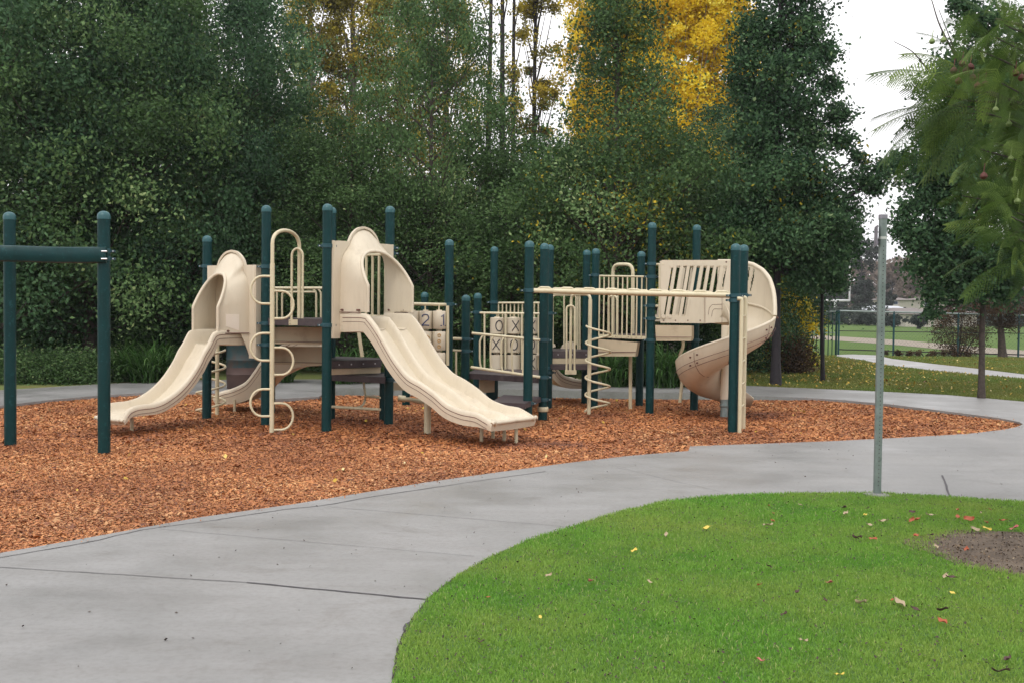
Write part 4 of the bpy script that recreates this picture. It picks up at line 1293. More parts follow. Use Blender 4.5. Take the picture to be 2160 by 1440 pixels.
for k in range(5):   # rounded lower ends of the long slots
    c = P(top_l[k] + slw / 2 - 17.8, 667.5, Dp(1420) - .004); b.tube([c, c + Vector((0, .03, 0))], .030, 10)
for k in range(9):
    c = P(top_l[k] + slw / 2 + .2, 561.5, Dp(1420) - .003); b.tube([c, c + Vector((0, .03, 0))], .029, 10)
for x in (1400, 1425, 1451, 1477): c = P(x, 676, Dp(x) - .004); b.tube([c, c + Vector((0, .02, 0))], .011, 8, 1)
b.tube([P(1532, 553, Dp(1532) - .004), P(1532, 553, Dp(1532) + .02)], .013, 8, 1)
spiral = b.build('slide_wall', [M['plastic'], M['groove']], play, 'slotted beige wall at the top of the spiral slide')
# far wall
b = MB()
for k in range(5):
    xl = 1402 + 19 * k
    poly2([(xl, 556), (xl + 7.5, 556), (xl + 7.5 - 17, 668), (xl - 17, 668)], .04, 0, 0, b, .95)
poly2([(1392, 551), (1575, 551), (1575, 558), (1392, 558)], .04, 0, 0, b, .95)
poly2([(1380, 664), (1560, 664), (1560, 678), (1380, 678)], .04, 0, 0, b, .95)
b.build('slide_wall', M['plastic'], play, 'second slotted wall behind the first one')
# solid side of the entry chute and its embossed bracket lines
b = MB()
poly2([(1487, 617), (1546, 617), (1546, 679), (1487, 682)], .04, .02)
for pts in ([(1494, 664), (1496, 650), (1502, 643), (1524, 642)], [(1501, 668), (1503, 656), (1506, 652), (1524, 652)], [(1487, 620), (1487, 680)], [(1523, 620), (1523, 680)]):
    b.tube([P(x, y, Dp(x) - .021) for x, y in pts], .003, 5, 1)
b.build('slide_wall', [M['plastic'], M['groove']], play, 'solid side of the spiral slide entry with raised bracket lines')
# central column
b = MB(); cxp = SC
b.lathe((SC.x, SC.y, 0), [(.060, .22), (.060, 1.32)], 20); 
b.build('slide_column', M['plastic'], play)
b = MB(); b.lathe((SC.x, SC.y, 0), [(.055, -.2), (.055, .10), (.064, .11), (.066, .13), (.055, .16), (.060, .22)], 16); b.build('slide_column', M['galv'], play, 'short grey foot under the spiral slide column')
# chute
def zbed(deg):
    xs = [-120, -90, -30, 0, 45, 90, 135, 180, 225, 270, 300]
    ys = [1.47, 1.45, 1.32, 1.20, 1.08, .90, .70, .50, .36, .27, .24]
    return float(np.interp(deg, xs, ys))
secs = [(.075, .20), (.085, .10), (.13, .01), (.22, -.06), (.34, -.10), (.46, -.095), (.57, -.04), (.65, .05), (.695, .15), (.71, .24), (.715, .285)]
b = MB(); grid = []
a0, a1 = -112, 270
for i in range(84):
    deg = a0 + (a1 - a0) * i / 83
    ph = R(deg); zb = zbed(deg)
    row = []
    for r_, h in secs:
        row.append(Vector((SC.x + r_ * math.cos(ph), SC.y - r_ * math.sin(ph), zb + h)))
    grid.append(row)
# run-out towards the east
for k in range(1, 9):
    x = .46 * k / 8
    row = []
    for r_, h in secs:
        hh = h if h < 0 else h * (1 - .75 * (k / 8) ** 2)
        row.append(Vector((SC.x + x, SC.y + r_, zbed(270) + hh * 1 - .08 * k / 8)))
    grid.append(row)
gs = []
arr = np.array([[tuple(p) for p in r_] for r_ in grid])
for it in range(2):
    a2 = arr.copy(); a2[1:-1] = (arr[:-2] + arr[1:-1] * 2 + arr[2:]) / 4; arr = a2
grid = [[Vector(tuple(p)) for p in r_] for r_ in arr]
b.shell(grid, -.02)
b.tube([g[-1] for g in grid], .024, 9)
def onouter(deg, r_, h):
    ph = R(deg); return Vector((SC.x + r_ * math.cos(ph), SC.y - r_ * math.sin(ph), zbed(deg) + h))
for (r_, h) in ((.728, .12), (.700, .045)):
    b.tube([onouter(d, r_ , h) for d in np.linspace(8, 185, 60)], .0035, 5, 1)
for d in (42, 138, 95):
    b.tube([onouter(d, r_, h) for r_, h in ((.733, .25), (.728, .15), (.69, .05), (.60, -.05), (.5, -.105), (.38, -.125))], .003, 5, 1)
for d in (36, 47, 134, 144):
    for r_, h in ((.728, .20), (.724, .08)):
        p = onouter(d, r_, h); n_ = Vector((math.cos(R(d)), -math.sin(R(d)), 0)); b.tube([p - n_ * .01, p + n_ * .008], .013, 8, 1)
chute = b.build('slide', [M['plastic'], M['groove']], play, 'beige spiral slide curling round its column at the right end', 60)
# tall outer wall of the upper bend
b = MB(); grid = []
def zwall(deg):
    return float(np.interp(deg, [-118, -62, -45, -30, -15, -4, 4, 10, 14], [2.30, 2.30, 2.25, 2.16, 2.02, 1.86, 1.72, 1.58, 1.47]))
NA = 104
for i in range(NA + 1):
    deg = -90 + 104 * i / NA; ph = R(deg); row = []
    zb, zt = zbed(deg) + .27, zwall(deg)
    for j in range(13):
        t = j / 12; lean = .0 + .02 * math.sin(PI * t)
        r_ = RO + lean - .0 * t
        row.append(Vector((SC.x + r_ * math.cos(ph), SC.y - r_ * math.sin(ph), zb + (zt - zb) * t)))
    grid.append(row)
def skp(i, j):
    d = -90 + i - (j - 6) * .8
    return (4 <= j <= 10) and (d + 90) % 7 < 2.6 and -88 < d < -41
b.shell(grid, .022, 0, skp)
b.tube([g[-1] for g in grid], .034, 10)
b.tube([grid[i][4] for i in range(54, NA - 2)], .003, 5, 1); b.tube([grid[62][j] - (grid[62][j] - SC).normalized() * .01 * 0 for j in range(0, 12)], .004, 5, 1)
b.tube([grid[NA - 2][1], grid[NA - 2][1] + Vector((.04, -.03, 0))], .014, 8, 1)
b.build('slide_wall', [M['plastic'], M['groove']], chute, None, 60)

# ------------------------------------------------------------------ overhead ladder
LA = P(1122, 613, 15.3); LB = P(1546, 623, 14.7)
offl = (POSTS[13][0] - POSTS[12][0]); offl = Vector((.24, .95, 0))
o = MB(); o.tube([LA, LB], .032, 12); o.tube([LA + offl * .9, LB + offl * .9 - Vector((0, 0, 0))], .032, 12)
lad = o.build('overhead_ladder', M['tube'], play, 'long horizontal ladder between the middle posts and the right end posts')
dL = (LB - LA).normalized()
for k, px in enumerate((1150, 1199, 1246, 1294, 1341, 1387, 1433, 1479, 1524)):
    t = (px - 1122) / (1546 - 1122); c = LA.lerp(LB, t)
    w = .088; up = Vector((0, 0, .036)); q = MB()
    loop = [c - dL * w + up * .6, c - dL * (w * .7) + up * 1.25, c + dL * (w * .7) + up * 1.25, c + dL * w + up * .6]
    far_ = [p + offl * .9 for p in loop[::-1]]
    q.tube(fillet(loop + far_ + [loop[0]], .03, 3), .015, 8)
    q.tube([c - dL * w * .8 + up * .7, c + dL * w * .8 + up * .7], .014, 8)
    q.build('rung', M['tube'], lad)
# end ladder
o = MB(); pe = POSTS[20][0]
x0 = P(1563.5, 700, 14.62).x; xz = P(1571.5, 700, 15.2).x
zt = P(1560, 630, 14.6).z
o.tube(fillet([Vector((x0 - .06, 14.62, zt)), Vector((x0, 14.62, zt)), Vector((x0, 14.62, -.2))], .05), .026, 10)
o.tube(fillet([Vector((xz - .06, 15.2, zt + .02)), Vector((xz, 15.2, zt + .02)), Vector((xz, 15.2, -.2))], .05), .028, 10)
lad2 = o.build('end_ladder', M['tube'], play, 'upright ladder seen edge on beside the right end posts')
for k in range(5):
    z_ = .28 + .3 * k; q = MB(); q.tube([Vector((x0, 14.62, z_)), Vector((xz, 15.2, z_))], .011, 8); q.build('rung', M['tube'], lad2)

# ================================================================== frame at the far left
swing = empty('overhead_bar_frame', (-5.0, 12.4, 0), 'dark teal two post frame with a flattened top beam at the left edge', 'playground frame')
o1 = post(swing, 219, 445, 12.05, [zat(220, 530, 12.05), zat(220, 546, 12.05)], 101, .066)
o2 = post(swing, 20, 447, 12.65, [], 102, .066)
b = MB()
pa = [P(-90, 534, 11.95), P(-30, 534.5, 12.0), P(40, 535.5, 12.05), P(110, 538, 12.08), P(170, 538.5, 12.0), P(226, 538, 11.98)]
pts = [Vector(tuple(p)) for p in catmull(pa, 6)]
g = []
for i, p in enumerate(pts):
    g.append([p + Vector((0, 0, .058)), p + Vector((0, -.02, .054)), p + Vector((0, -.03, .03)), p + Vector((0, -.03, -.03)), p + Vector((0, -.02, -.054)), p + Vector((0, 0, -.058))])
b.shell(g, -.03)
b.box(P(206, 538, 12.0), Vector((.11, 0, 0)), Vector((0, .015, 0)), Vector((0, 0, .052)))
for y in (530.5, 546.5): b.tube([P(214, y, 11.925), P(226, y, 11.925)], .010, 7, 1)
b.build('beam', [M['teal'], M['bolt']], swing)
q = post(swing, -105, 447, 12.1, [], 103, .066)

# ================================================================== sign post on the lawn
sg = G(1850, 1046); sign = empty('sign_post', (sg.x, sg.y, 0), 'grey galvanised metal post at the lawn edge with a small sign seen edge on', 'sign post')
b = MB(); zt = P(1860, 462, sg.y).z; w = .030
hh = (zt + .3) / 2
prof = []
for k in range(16):
    a = 2 * PI * k / 16; c, s = math.cos(a), math.sin(a)
    prof.append((w * math.copysign(abs(c) ** .5, c), w * math.copysign(abs(s) ** .5, s)))
b.prism([Vector((sg.x + x, sg.y + y, -.2)) for x, y in prof], (0, 0, zt + .2))
for k in range(60):
    z_ = .1 + (zt - .3) * k / 60
    b.tube([Vector((sg.x + .0, sg.y - w * .98, z_)), Vector((sg.x, sg.y - w - .0015, z_))], .005, 6, 1)
b.build('post', [M['galv'], M['joint']], sign, None, 60)
b = MB(); b.prism([Vector((sg.x + x * 1.12, sg.y + y * 1.12, zt)) for x, y in prof], (0, 0, .035)); b.build('post_cap', M['signback'], sign)
b = MB(); zs0, zs1 = P(1850, 519, sg.y).z, P(1850, 477, sg.y).z
b.prism([Vector((sg.x - .078, sg.y - .10, zs0)), Vector((sg.x - .020, sg.y + .16, zs0)), Vector((sg.x - .020, sg.y + .16, zs1)), Vector((sg.x - .078, sg.y - .10, zs1))], (.004, -.001, 0))
b.box(Vector((sg.x - .033, sg.y + .02, zs0 + .03)), Vector((.02, 0, 0)), Vector((0, .02, 0)), Vector((0, 0, .008)))
b.build('sign_plate', M['signback'], sign)
b = MB(); b.prism([Vector((sg.x + x * 1.05, sg.y + y * 1.05, P(1858, 505, sg.y).z)) for x, y in prof], (0, 0, .022)); b.build('band', M['tape'], sign)
b = MB(); b.lathe((sg.x, sg.y, 0), [(.13, -.05), (.12, .018), (.05, .03)], 14); b.build('footing', M['concrete'], sign)

# ================================================================== trash barrel
bp = P(513, 760, 20.6); barrel = empty('trash_barrel', (bp.x, bp.y, 0), 'turquoise and rusty brown barrel behind the climbing tower', 'barrel')
b = MB(); prof = [(.28, 0), (.29, .02), (.30, .26), (.312, .28), (.30, .30), (.30, .40)]
b.lathe((bp.x, bp.y, 0), prof, 28); b.build('lower_body', M['barrelbrown'], barrel)
b = MB(); b.lathe((bp.x, bp.y, .4), [(.30, 0), (.30, .12), (.312, .14), (.30, .16), (.30, .42), (.315, .44), (.30, .46), (.27, .46), (.26, .40)], 28); b.build('upper_body', M['barrelblue'], barrel)

# ================================================================== vegetation
def leaf_quads(c, L, W, r, droop=.5, spread=1.0):
    """c (n,3) leaf centres -> folded diamond leaves"""
    n = len(c)
    a = r.uniform(0, 2 * PI, n); e = -droop + r.normal(0, .45, n) * spread
    ax = np.stack([np.cos(a) * np.cos(e), np.sin(a) * np.cos(e), np.sin(e)], 1)
    rv = r.normal(0, 1, (n, 3)); rv[:, 2] *= .6
    sd = np.cross(ax, rv); sd /= np.linalg.norm(sd, axis=1, keepdims=True) + 1e-9
    nn = np.cross(ax, sd)
    L = L * r.uniform(.6, 1.3, n); W = W * r.uniform(.6, 1.3, n)
    lx = ax * (L / 2)[:, None]; ly = sd * (W / 2)[:, None]
    V = np.stack([c - lx, c - lx * .1 - ly, c + lx, c - lx * .1 + ly], 1)
    V[:, 1] += nn * (W * .12)[:, None]; V[:, 3] += nn * (W * .12)[:, None]
    return V.reshape(-1, 3)

def crown_points(n, z0, z1, rfun, seed, nclump, cr, hollow=.35, axis=lambda z: (0, 0), lump=.25):
    r = np.random.default_rng(seed)
    # choose clump heights by circumference
    zz = np.linspace(0, 1, 200); w = np.array([rfun(t) for t in zz]); w = w ** 1.4 + .02
    cdf = np.cumsum(w) / w.sum()
    t = np.interp(r.random(nclump), cdf, zz)
    a = r.uniform(0, 2 * PI, nclump)
    rr = np.array([rfun(x) for x in t]) * (hollow + (1 - hollow) * r.random(nclump) ** .6) * (1 + lump * (r.random(nclump) - .5) * 2)
    z = z0 + (z1 - z0) * t
    C = np.stack([rr * np.cos(a), rr * np.sin(a), z], 1)
    tint = np.clip(r.normal(.42, .20, nclump), 0, 1)
    ci = r.integers(0, nclump, n)
    size = cr * r.uniform(.6, 1.4, nclump)
    off = r.normal(0, 1, (n, 3)) * size[ci][:, None] * np.array([.55, .55, .42])
    # hang of the clump
    pts = C[ci] + off
    tl = np.clip(tint[ci] + r.normal(0, .14, n), 0, 1)
    return C, pts, tl, r

def trunk_mesh(b, H, r0, r1, seed, lean=(0, 0), seg=10, wob=.06, base=-.25):
    r = random.Random(seed)
    pts, rs = [], []
    n = 14
    x = y = 0
    for i in range(n + 1):
        t = i / n
        x += r.uniform(-wob, wob) * .5; y += r.uniform(-wob, wob) * .5
        pts.append(Vector((x * t + lean[0] * t, y * t + lean[1] * t, base + (H - base) * t)))
        f = r0 + (r1 - r0) * t ** .8
        if i == 0: f = r0 * 1.5
        if i == 1: f = max(f, r0 * 1.0)
        rs.append(f)
    b.tube(pts, rs, seg)
    return pts, rs

def at_height(pts, z):
    for i in range(len(pts) - 1):
        if pts[i].z <= z <= pts[i + 1].z:
            return pts[i].lerp(pts[i + 1], (z - pts[i].z) / (pts[i + 1].z - pts[i].z))
    return pts[-1]

def make_tree(name, label, cat, n, z0, z1, rfun, seed, nclump, cr, L, W, leafmat, barkmat, H, r0, r1=.02, limbs=34, group=None, lean=(0, 0),
              droop=.5, hollow=.35, upright=.35, lump=.25, spray=None, mixmat=None, mixfrac=0, limb_r=.042, loc=(0, 0, 0), extra=None, drop=None, shift=0):
    root = empty(name, (0, 0, 0), label, cat, group)
    C, pts, tl, r = crown_points(n, z0, z1, rfun, seed, nclump, cr, hollow, lump=lump)
    if shift:
        C[:, 0] += shift * (C[:, 2] / z1) ** 2; pts[:, 0] += shift * (pts[:, 2] / z1) ** 2
    if spray is not None:                       # extra clumps that reach out of the crown: (x,y,z,size,count)
        ex, et = [], []
        for (x, y, z, s, k) in [(a_, b_, c_, d_ * .9, int(e_ * 1.35)) for a_, b_, c_, d_, e_ in spray]:
            ex.append(np.array([x, y, z]) + r.normal(0, 1, (k, 3)) * s * np.array([.6, .5, .5])); et.append(np.clip(r.normal(.42, .2, k), 0, 1))
            C = np.concatenate([C, [[x, y, z]]]); 
        pts = np.concatenate([pts] + ex); tl = np.concatenate([tl] + et)
    if drop is not None:
        k = ~drop(pts, r)
        pts, tl = pts[k], tl[k]
    V = leaf_quads(pts, L, W, r, droop)
    m_ = len(pts)
    midx = None; mats = [M[leafmat]]
    if mixmat:
        # whole clumps and single leaves in the second colour
        mats.append(M[mixmat])
        sel = (vnoise(pts[:, 0] * 1.1 + 30, pts[:, 2] * 1.1 + 20 + pts[:, 1], seed) + r.normal(0, .10, m_)) > mixfrac
        midx = sel.astype(np.int32)
    np_mesh('crown', V, np.arange(m_ * 4).reshape(-1, 4), mats, root, {'tint': tl}, midx=midx)
    b = MB()
    tp, _ = trunk_mesh(b, H, r0, r1, seed, lean)
    rnd = random.Random(seed + 5)
    idx = rnd.sample(range(len(C)), min(limbs, len(C)))
    if spray is not None: idx += list(range(len(C) - len(spray), len(C)))
    for i in idx:
        c = Vector(tuple(C[i])); hd = math.hypot(c.x, c.y)
        s = at_height(tp, max(z0 * .8 + .2, min(H * .95, c.z - hd * upright * 1.6 - .2)))
        mid = s.lerp(c, .5) + Vector((rnd.uniform(-.1, .1), rnd.uniform(-.1, .1), -hd * .05))
        q = [Vector(tuple(p)) for p in catmull([s, mid, c], 4)]
        k = limb_r * (1.2 - .7 * c.z / max(H, z1)) * rnd.uniform(.6, 1.2)
        b.tube(q, [k * (1 - .8 * j / (len(q) - 1)) for j in range(len(q))], 6, caps=False)
    b.build('trunk', M[barkmat], root)
    root.location = loc
    return root

def prof(pts):
    xs = [p[0] for p in pts]; ys = [p[1] for p in pts]
    return lambda t: float(np.interp(t, xs, ys))

WALL = 'dense dark green trees behind the play area'
broad = prof([(0, 1.6), (.12, 2.9), (.4, 3.3), (.7, 2.6), (.9, 1.4), (1, .3)])
T1 = make_tree('broadleaf_tree', 'dense dark green tree with a low crown behind the left slide', 'tree', 70000, .9, 11, broad, 3, 190, .62, .095, .062, 'leaf', 'bark', 10, .17, group=WALL, limbs=60)
T2 = make_tree('broadleaf_tree', 'dense dark green tree behind the far left frame', 'tree', 70000, .7, 10.5, prof([(0, 1.9), (.15, 3.0), (.45, 3.2), (.75, 2.5), (.92, 1.3), (1, .3)]), 8, 200, .60, .10, .062, 'leaf2', 'bark', 10, .16, group=WALL, limbs=55)
def place(t, px, D, rz=0.0, s=1.0, label=None, new=True):
    x = (px - 1080) / FOC * D
    if not new:
        t.location = (x, D, 0); t.rotation_euler = (0, 0, rz); t.scale = (s, s, s) if not isinstance(s, tuple) else s
        if label: t['label'] = label
        return t
    return copy_tree(t, (x, D, 0), rz, s, label)
place(T1, 190, 24.2, .3, 1.0, 'dense dark green tree with its trunk just left of the right frame post', False)
place(T2, -60, 23.5, 1.0, 1.05, 'dense dark green tree cut by the left edge', False)
place(T2, 400, 25.0, 2.2, (.78, .9, 1.08), 'dense dark green tree rising behind the single slide canopy')
place(T1, 580, 26.6, 4.1, (.6, .8, .62), 'dense dark green tree rising behind the arched handhold')
# loose trees between the tall poplars: thinner crowns that let the gold show through
T3 = make_tree('broadleaf_tree', 'loose green tree', 'tree', 46000, .9, 8.6, prof([(0, 1.9), (.15, 2.5), (.45, 2.6), (.75, 2.0), (.92, 1.0), (1, .2)]), 15, 190, .62, .088, .056, 'leaf', 'bark', 8.3, .12, group=WALL, limbs=60)
place(T3, 730, 25.6, 0, (.85, .85, .64), 'loose green tree behind the canopy of the double slide', False)
place(T3, 905, 26.0, 2.0, (.66, .8, 1.12), 'loose green tree rising behind the counting panel')
place(T3, 1075, 26.4, 3.6, (.95, .95, .62), 'lower loose green tree filling the gap under the bare poplars')
place(T2, 1180, 30.5, 1.2, (.8, .8, .58), 'squat dark green tree between the bare poplars and the pear tree')
# second row, closes the view between the trunks
for i, (px, D, rz, s, lb) in enumerate([(-150, 31, .5, 1.1, 'dark green tree of the second row at the far left'), (90, 31.5, 2.5, 1.1, 'dark green tree of the second row behind the far left frame'),
                           (330, 32, 4.5, 1.05, 'dark green tree of the second row behind the strap leaved plants'), (560, 33, 1.5, (1, 1, .70), 'dark green tree of the second row behind the loop climber'),
                           (800, 33, 3.3, (1, 1, .52), 'low dark green tree of the second row behind the double slide'), (1010, 33, 5.3, (1, 1, .50), 'low dark green tree of the second row behind the tic tac toe panel'),
                           (1370, 33, .9, (1.0, 1.0, .62), 'dark green tree of the second row behind the right tower'), (1540, 31, 2.9, (.9, .9, .72), 'dark green tree of the second row behind the spiral slide')]):
    place(T2 if i % 2 else T1, px, D, rz, s, lb)

place(T2, 480, 32, 5.0, (.7, .8, 1.1), 'tall dark green tree of the second row above the left canopy')
# pear-like tree in the middle with golden patches
T4 = make_tree('pear_tree', 'open green tree with golden patches behind the barred rail of the right tower', 'tree', 62000, 1.6, 10.6,
               prof([(0, 1.7), (.12, 2.5), (.28, 2.2), (.38, 1.6), (.48, 1.0), (.58, .8), (.7, .65), (.85, .6), (1, .3)]), 31, 240, .52, .085, .055, 'leaf', 'bark', 10.3, .11, limbs=80, mixmat='olive', mixfrac=.77, lump=.35)
place(T4, 1300, 24.0, .0, 1.0, None, False)
T5 = make_tree('pear_tree', 'green tree filling the gap between the open tree and the tall right one', 'tree', 34000, 1.2, 4.8, prof([(0, 1.6), (.2, 2.0), (.6, 1.8), (.85, 1.1), (1, .4)]), 37, 150, .5, .085, .055, 'leaf', 'bark', 4.6, .09, limbs=40, mixmat='olive', mixfrac=.82)
place(T5, 1455, 25.2, 0, 1.0, None, False)
# tall right tree, leaning trunk, crown with sprays to the right
def sp(px, py, D, s, k, X0, D0):
    p = P(px, py, D); return (p.x - X0, p.y - D0, p.z, s, k)
X0, D0 = (1638 - 1080) / FOC * 23.0, 23.0
sprays = [sp(1700, 60, 22.6, .34, 700, X0, D0), sp(1740, 110, 22.8, .30, 500, X0, D0), sp(1752, 180, 23, .26, 420, X0, D0), sp(1770, 240, 23, .30, 560, X0, D0), sp(1778, 300, 23, .28, 440, X0, D0),
          sp(1800, 380, 23, .32, 330, X0, D0), sp(1838, 385, 23, .26, 480, X0, D0), sp(1868, 355, 23, .22, 520, X0, D0), sp(1892, 335, 23, .16, 300, X0, D0), sp(1850, 400, 23, .2, 130, X0, D0), sp(1820, 350, 23, .2, 110, X0, D0), sp(1810, 330, 23, .16, 160, X0, D0), sp(1800, 440, 23, .30, 240, X0, D0), sp(1775, 480, 22.8, .30, 260, X0, D0),
          sp(1742, 430, 22.8, .36, 620, X0, D0), sp(1700, 470, 22.6, .40, 900, X0, D0), sp(1740, 560, 22.6, .30, 700, X0, D0), sp(1700, 590, 22.6, .32, 800, X0, D0), sp(1660, 520, 22.6, .42, 1100, X0, D0), sp(1590, 520, 22.6, .42, 900, X0, D0), sp(1540, 480, 22.8, .45, 1000, X0, D0),
          sp(1765, 600, 22.8, .20, 260, X0, D0), sp(1772, 545, 22.8, .22, 300, X0, D0)]
T6 = make_tree('pear_tree', 'tall dark green tree with a bare trunk right of the spiral slide', 'tree', 62000, 2.7, 11.5,
               prof([(0, 1.0), (.12, 1.25), (.22, .95), (.35, .78), (.55, .74), (.7, .66), (.9, .55), (1, .3)]), 43, 260, .36, .092, .056, 'leaf2', 'darkbark', 11, .095, limbs=80, spray=sprays, mixmat='olive', mixfrac=.86, lump=.2, lean=(0, 0), shift=0)
T6.location = (X0, D0, 0)
# tree at the right edge
X7, D7 = (2074 - 1080) / FOC * 20.3, 20.3
spr7 = [sp(1930, 500, 20, .30, 600, X7, D7), sp(1905, 480, 20, .24, 380, X7, D7), sp(1940, 560, 20, .30, 560, X7, D7), sp(1970, 620, 20, .26, 460, X7, D7), sp(1965, 660, 20, .15, 240, X7, D7), sp(1955, 420, 20, .30, 560, X7, D7),
        sp(1915, 440, 20, .24, 300, X7, D7), sp(1955, 370, 20, .24, 360, X7, D7), sp(1985, 320, 20, .26, 460, X7, D7), sp(2010, 290, 20, .26, 460, X7, D7), sp(2040, 20, 20, .26, 420, X7, D7), sp(2020, 8, 20, .16, 160, X7, D7), sp(2010, 560, 20, .4, 1300, X7, D7), sp(2030, 610, 20, .32, 1000, X7, D7), sp(2110, 610, 20, .35, 1100, X7, D7)]
T7 = make_tree('round_tree', 'dark green tree with a slim bare trunk near the right edge', 'tree', 60000, 2.2, 6.9,
               prof([(0, .75), (.18, 1.25), (.4, 1.35), (.65, 1.15), (.85, .8), (1, .3)]), 53, 200, .36, .085, .052, 'leaf2', 'bark', 6.6, .062, limbs=60, spray=spr7, lump=.3, lean=(-.12, 0))
T7.location = (X7, D7, 0)
# slim young tree
X8, D8 = (1738 - 1080) / FOC * 24.4, 24.4
T8 = make_tree('young_tree', 'slim young tree with a thin dark trunk just left of the fence gate', 'tree', 9000, 2.1, 3.9, prof([(0, .3), (.3, .62), (.7, .6), (1, .2)]), 61, 46, .26, .085, .055, 'leaf2', 'darkbark', 3.6, .055, limbs=20, limb_r=.012, lean=(-.12, 0))
T8.location = (X8, D8, 0)

# ---- poplars
def poplar(label, n, seed, leafmat, px, D, H, rad, bark='palebark', top=1.0, z0=2.0, r0=.22, limbs=60, L=.11, W=.09, cr=.5, lump=.2, group='tall columnar poplars'):
    f = prof([(0, rad * .5), (.15, rad * .9), (.5, rad), (.8, rad * .8), (1, rad * .25)])
    t = make_tree('poplar_tree', label, 'tree', n, z0, H, f, seed, max(60, n // 260), cr, L, W, leafmat, bark, H * .97, r0, limbs=limbs, droop=-.2, hollow=.15, upright=2.2, lump=lump, limb_r=.05, group=group)
    t.location = ((px - 1080) / FOC * D, D, 0)
    return t
PB1 = poplar('brown gold poplar left of the double slide canopy', 40000, 71, 'goldbr', 655, 44, 21, 1.35)
PB2 = copy_tree(PB1, ((742 - 1080) / FOC * 45, 45, 0), 1.7, 1.0, 'brown gold poplar right above the double slide canopy')
PB3 = copy_tree(PB1, ((838 - 1080) / FOC * 46, 46, 0), 3.1, 1.0, 'brown gold poplar above the counting panel')
PB4 = copy_tree(PB1, ((935 - 1080) / FOC * 47, 47, 0), 4.6, 1.0, 'brown gold poplar left of the bare trunks')
PS1 = poplar('half bare poplar with hanging brown leaves right of the bare trunks', 21000, 75, 'goldbr', 1122, 44, 21, .95, 'darkbark', limbs=90, cr=.32, r0=.16)
PS2 = poplar('nearly bare poplar trunk standing against the sky', 2300, 77, 'goldbr', 1056, 42, 21, .55, 'darkbark', limbs=26, cr=.3, r0=.20)
PS3 = copy_tree(PS2, ((1078 - 1080) / FOC * 43, 43, 0), 2.0, (.75, .75, 1), 'thinner nearly bare poplar trunk standing against the sky')
PS4 = copy_tree(PS2, ((1024 - 1080) / FOC * 42.5, 42.5, 0), 4.0, (.9, .9, 1), 'nearly bare poplar trunk closest to the brown gold poplars')
PG1 = poplar('bright golden poplar high above the right tower', 92000, 81, 'gold', 1420, 40, 19, 1.75, z0=3.0, cr=.42, L=.12, W=.10, lump=.3)
PG2 = copy_tree(PG1, ((1500 - 1080) / FOC * 41, 41, 0), 2.2, 1.0, 'bright golden poplar beside the top of the tall right tree')
PG3 = copy_tree(PG1, ((1262 - 1080) / FOC * 42, 42, 0), 4.0, (.72, .72, 1.0), 'bright golden poplar behind the open tree in the middle')
PG4 = copy_tree(PG1, ((1345 - 1080) / FOC * 43, 43, 0), 5.2, (.62, .62, 1.0), 'slim golden poplar between the two wider golden ones')

# ---- shrubs, hedge, strap leaved plants
def shrub(name, label, px, D, wid, H, n, seed, leafmat, L=.05, W=.035, group=None, z0=.02, stems=12, droop=.2, depth=None, cr=.13, cat='shrub', mixmat=None, mixfrac=.7):
    x = (px - 1080) / FOC * D
    root = empty(name, (0, 0, 0), label, cat, group)
    r = np.random.default_rng(seed)
    nc = max(14, n // 110)
    a = r.uniform(0, 2 * PI, nc); t = r.random(nc) ** .8
    rr = wid / 2 * np.sqrt(r.random(nc)) * np.sqrt(np.clip(1 - (t - .35) ** 2 * 1.3, .15, 1))
    C = np.stack([rr * np.cos(a), rr * np.sin(a) * (depth or 1), z0 + (H - z0) * t], 1)
    ci = r.integers(0, nc, n); pts = C[ci] + r.normal(0, cr, (n, 3)); pts[:, 2] = np.abs(pts[:, 2])
    tl = np.clip(r.normal(.45, .15, nc)[ci] + r.normal(0, .2, n), 0, 1)
    V = leaf_quads(pts, L, W, r, droop)
    mats = [M[leafmat]]; midx = None
    if mixmat:
        mats.append(M[mixmat]); midx = (r.random(nc)[ci] > mixfrac).astype(np.int32)
    np_mesh('foliage', V, np.arange(n * 4).reshape(-1, 4), mats, root, {'tint': tl}, midx=midx)
    b = MB(); rnd = random.Random(seed)
    for i in rnd.sample(range(nc), min(stems, nc)):
        c = Vector(tuple(C[i])); s = Vector((c.x * .15, c.y * .15, -.1))
        q = [s, s.lerp(c, .5) + Vector((0, 0, .08)), c]
        b.tube([Vector(tuple(p)) for p in catmull(q, 3)], [.014, .013, .012, .01, .008, .006, .004], 5, caps=False)
    b.build('stems', M['darkbark'], root)
    root.location = (x, D, 0)
    return root
HG = 'low leafy shrubs along the back path'
h1 = shrub('low_shrub', 'low leafy green shrub at the left edge behind the back path', 20, 21.6, 1.3, .42, 7000, 101, 'leaf', group=HG)
for px, D, rz, s, lb in ((90, 21.8, 1, 1.0, 'low leafy green shrub between the two posts of the left frame'), (160, 21.7, 2.4, 1.05, 'low leafy green shrub left of the right post of the left frame'), (-50, 21.5, 3, 1.0, 'low leafy green shrub cut by the left edge'),
                         (215, 22.3, 4.4, .85, 'low leafy green shrub beside the strap leaved plants')):
    copy_tree(h1, ((px - 1080) / FOC * D, D, 0), rz, s, lb)
d1 = shrub('dark_shrub', 'tall dark shrub in the shade under the left trees', 60, 26.5, 3.4, 2.1, 15000, 103, 'leaf2', L=.08, W=.05, cr=.25, group='dark shrubs in the shade under the trees')
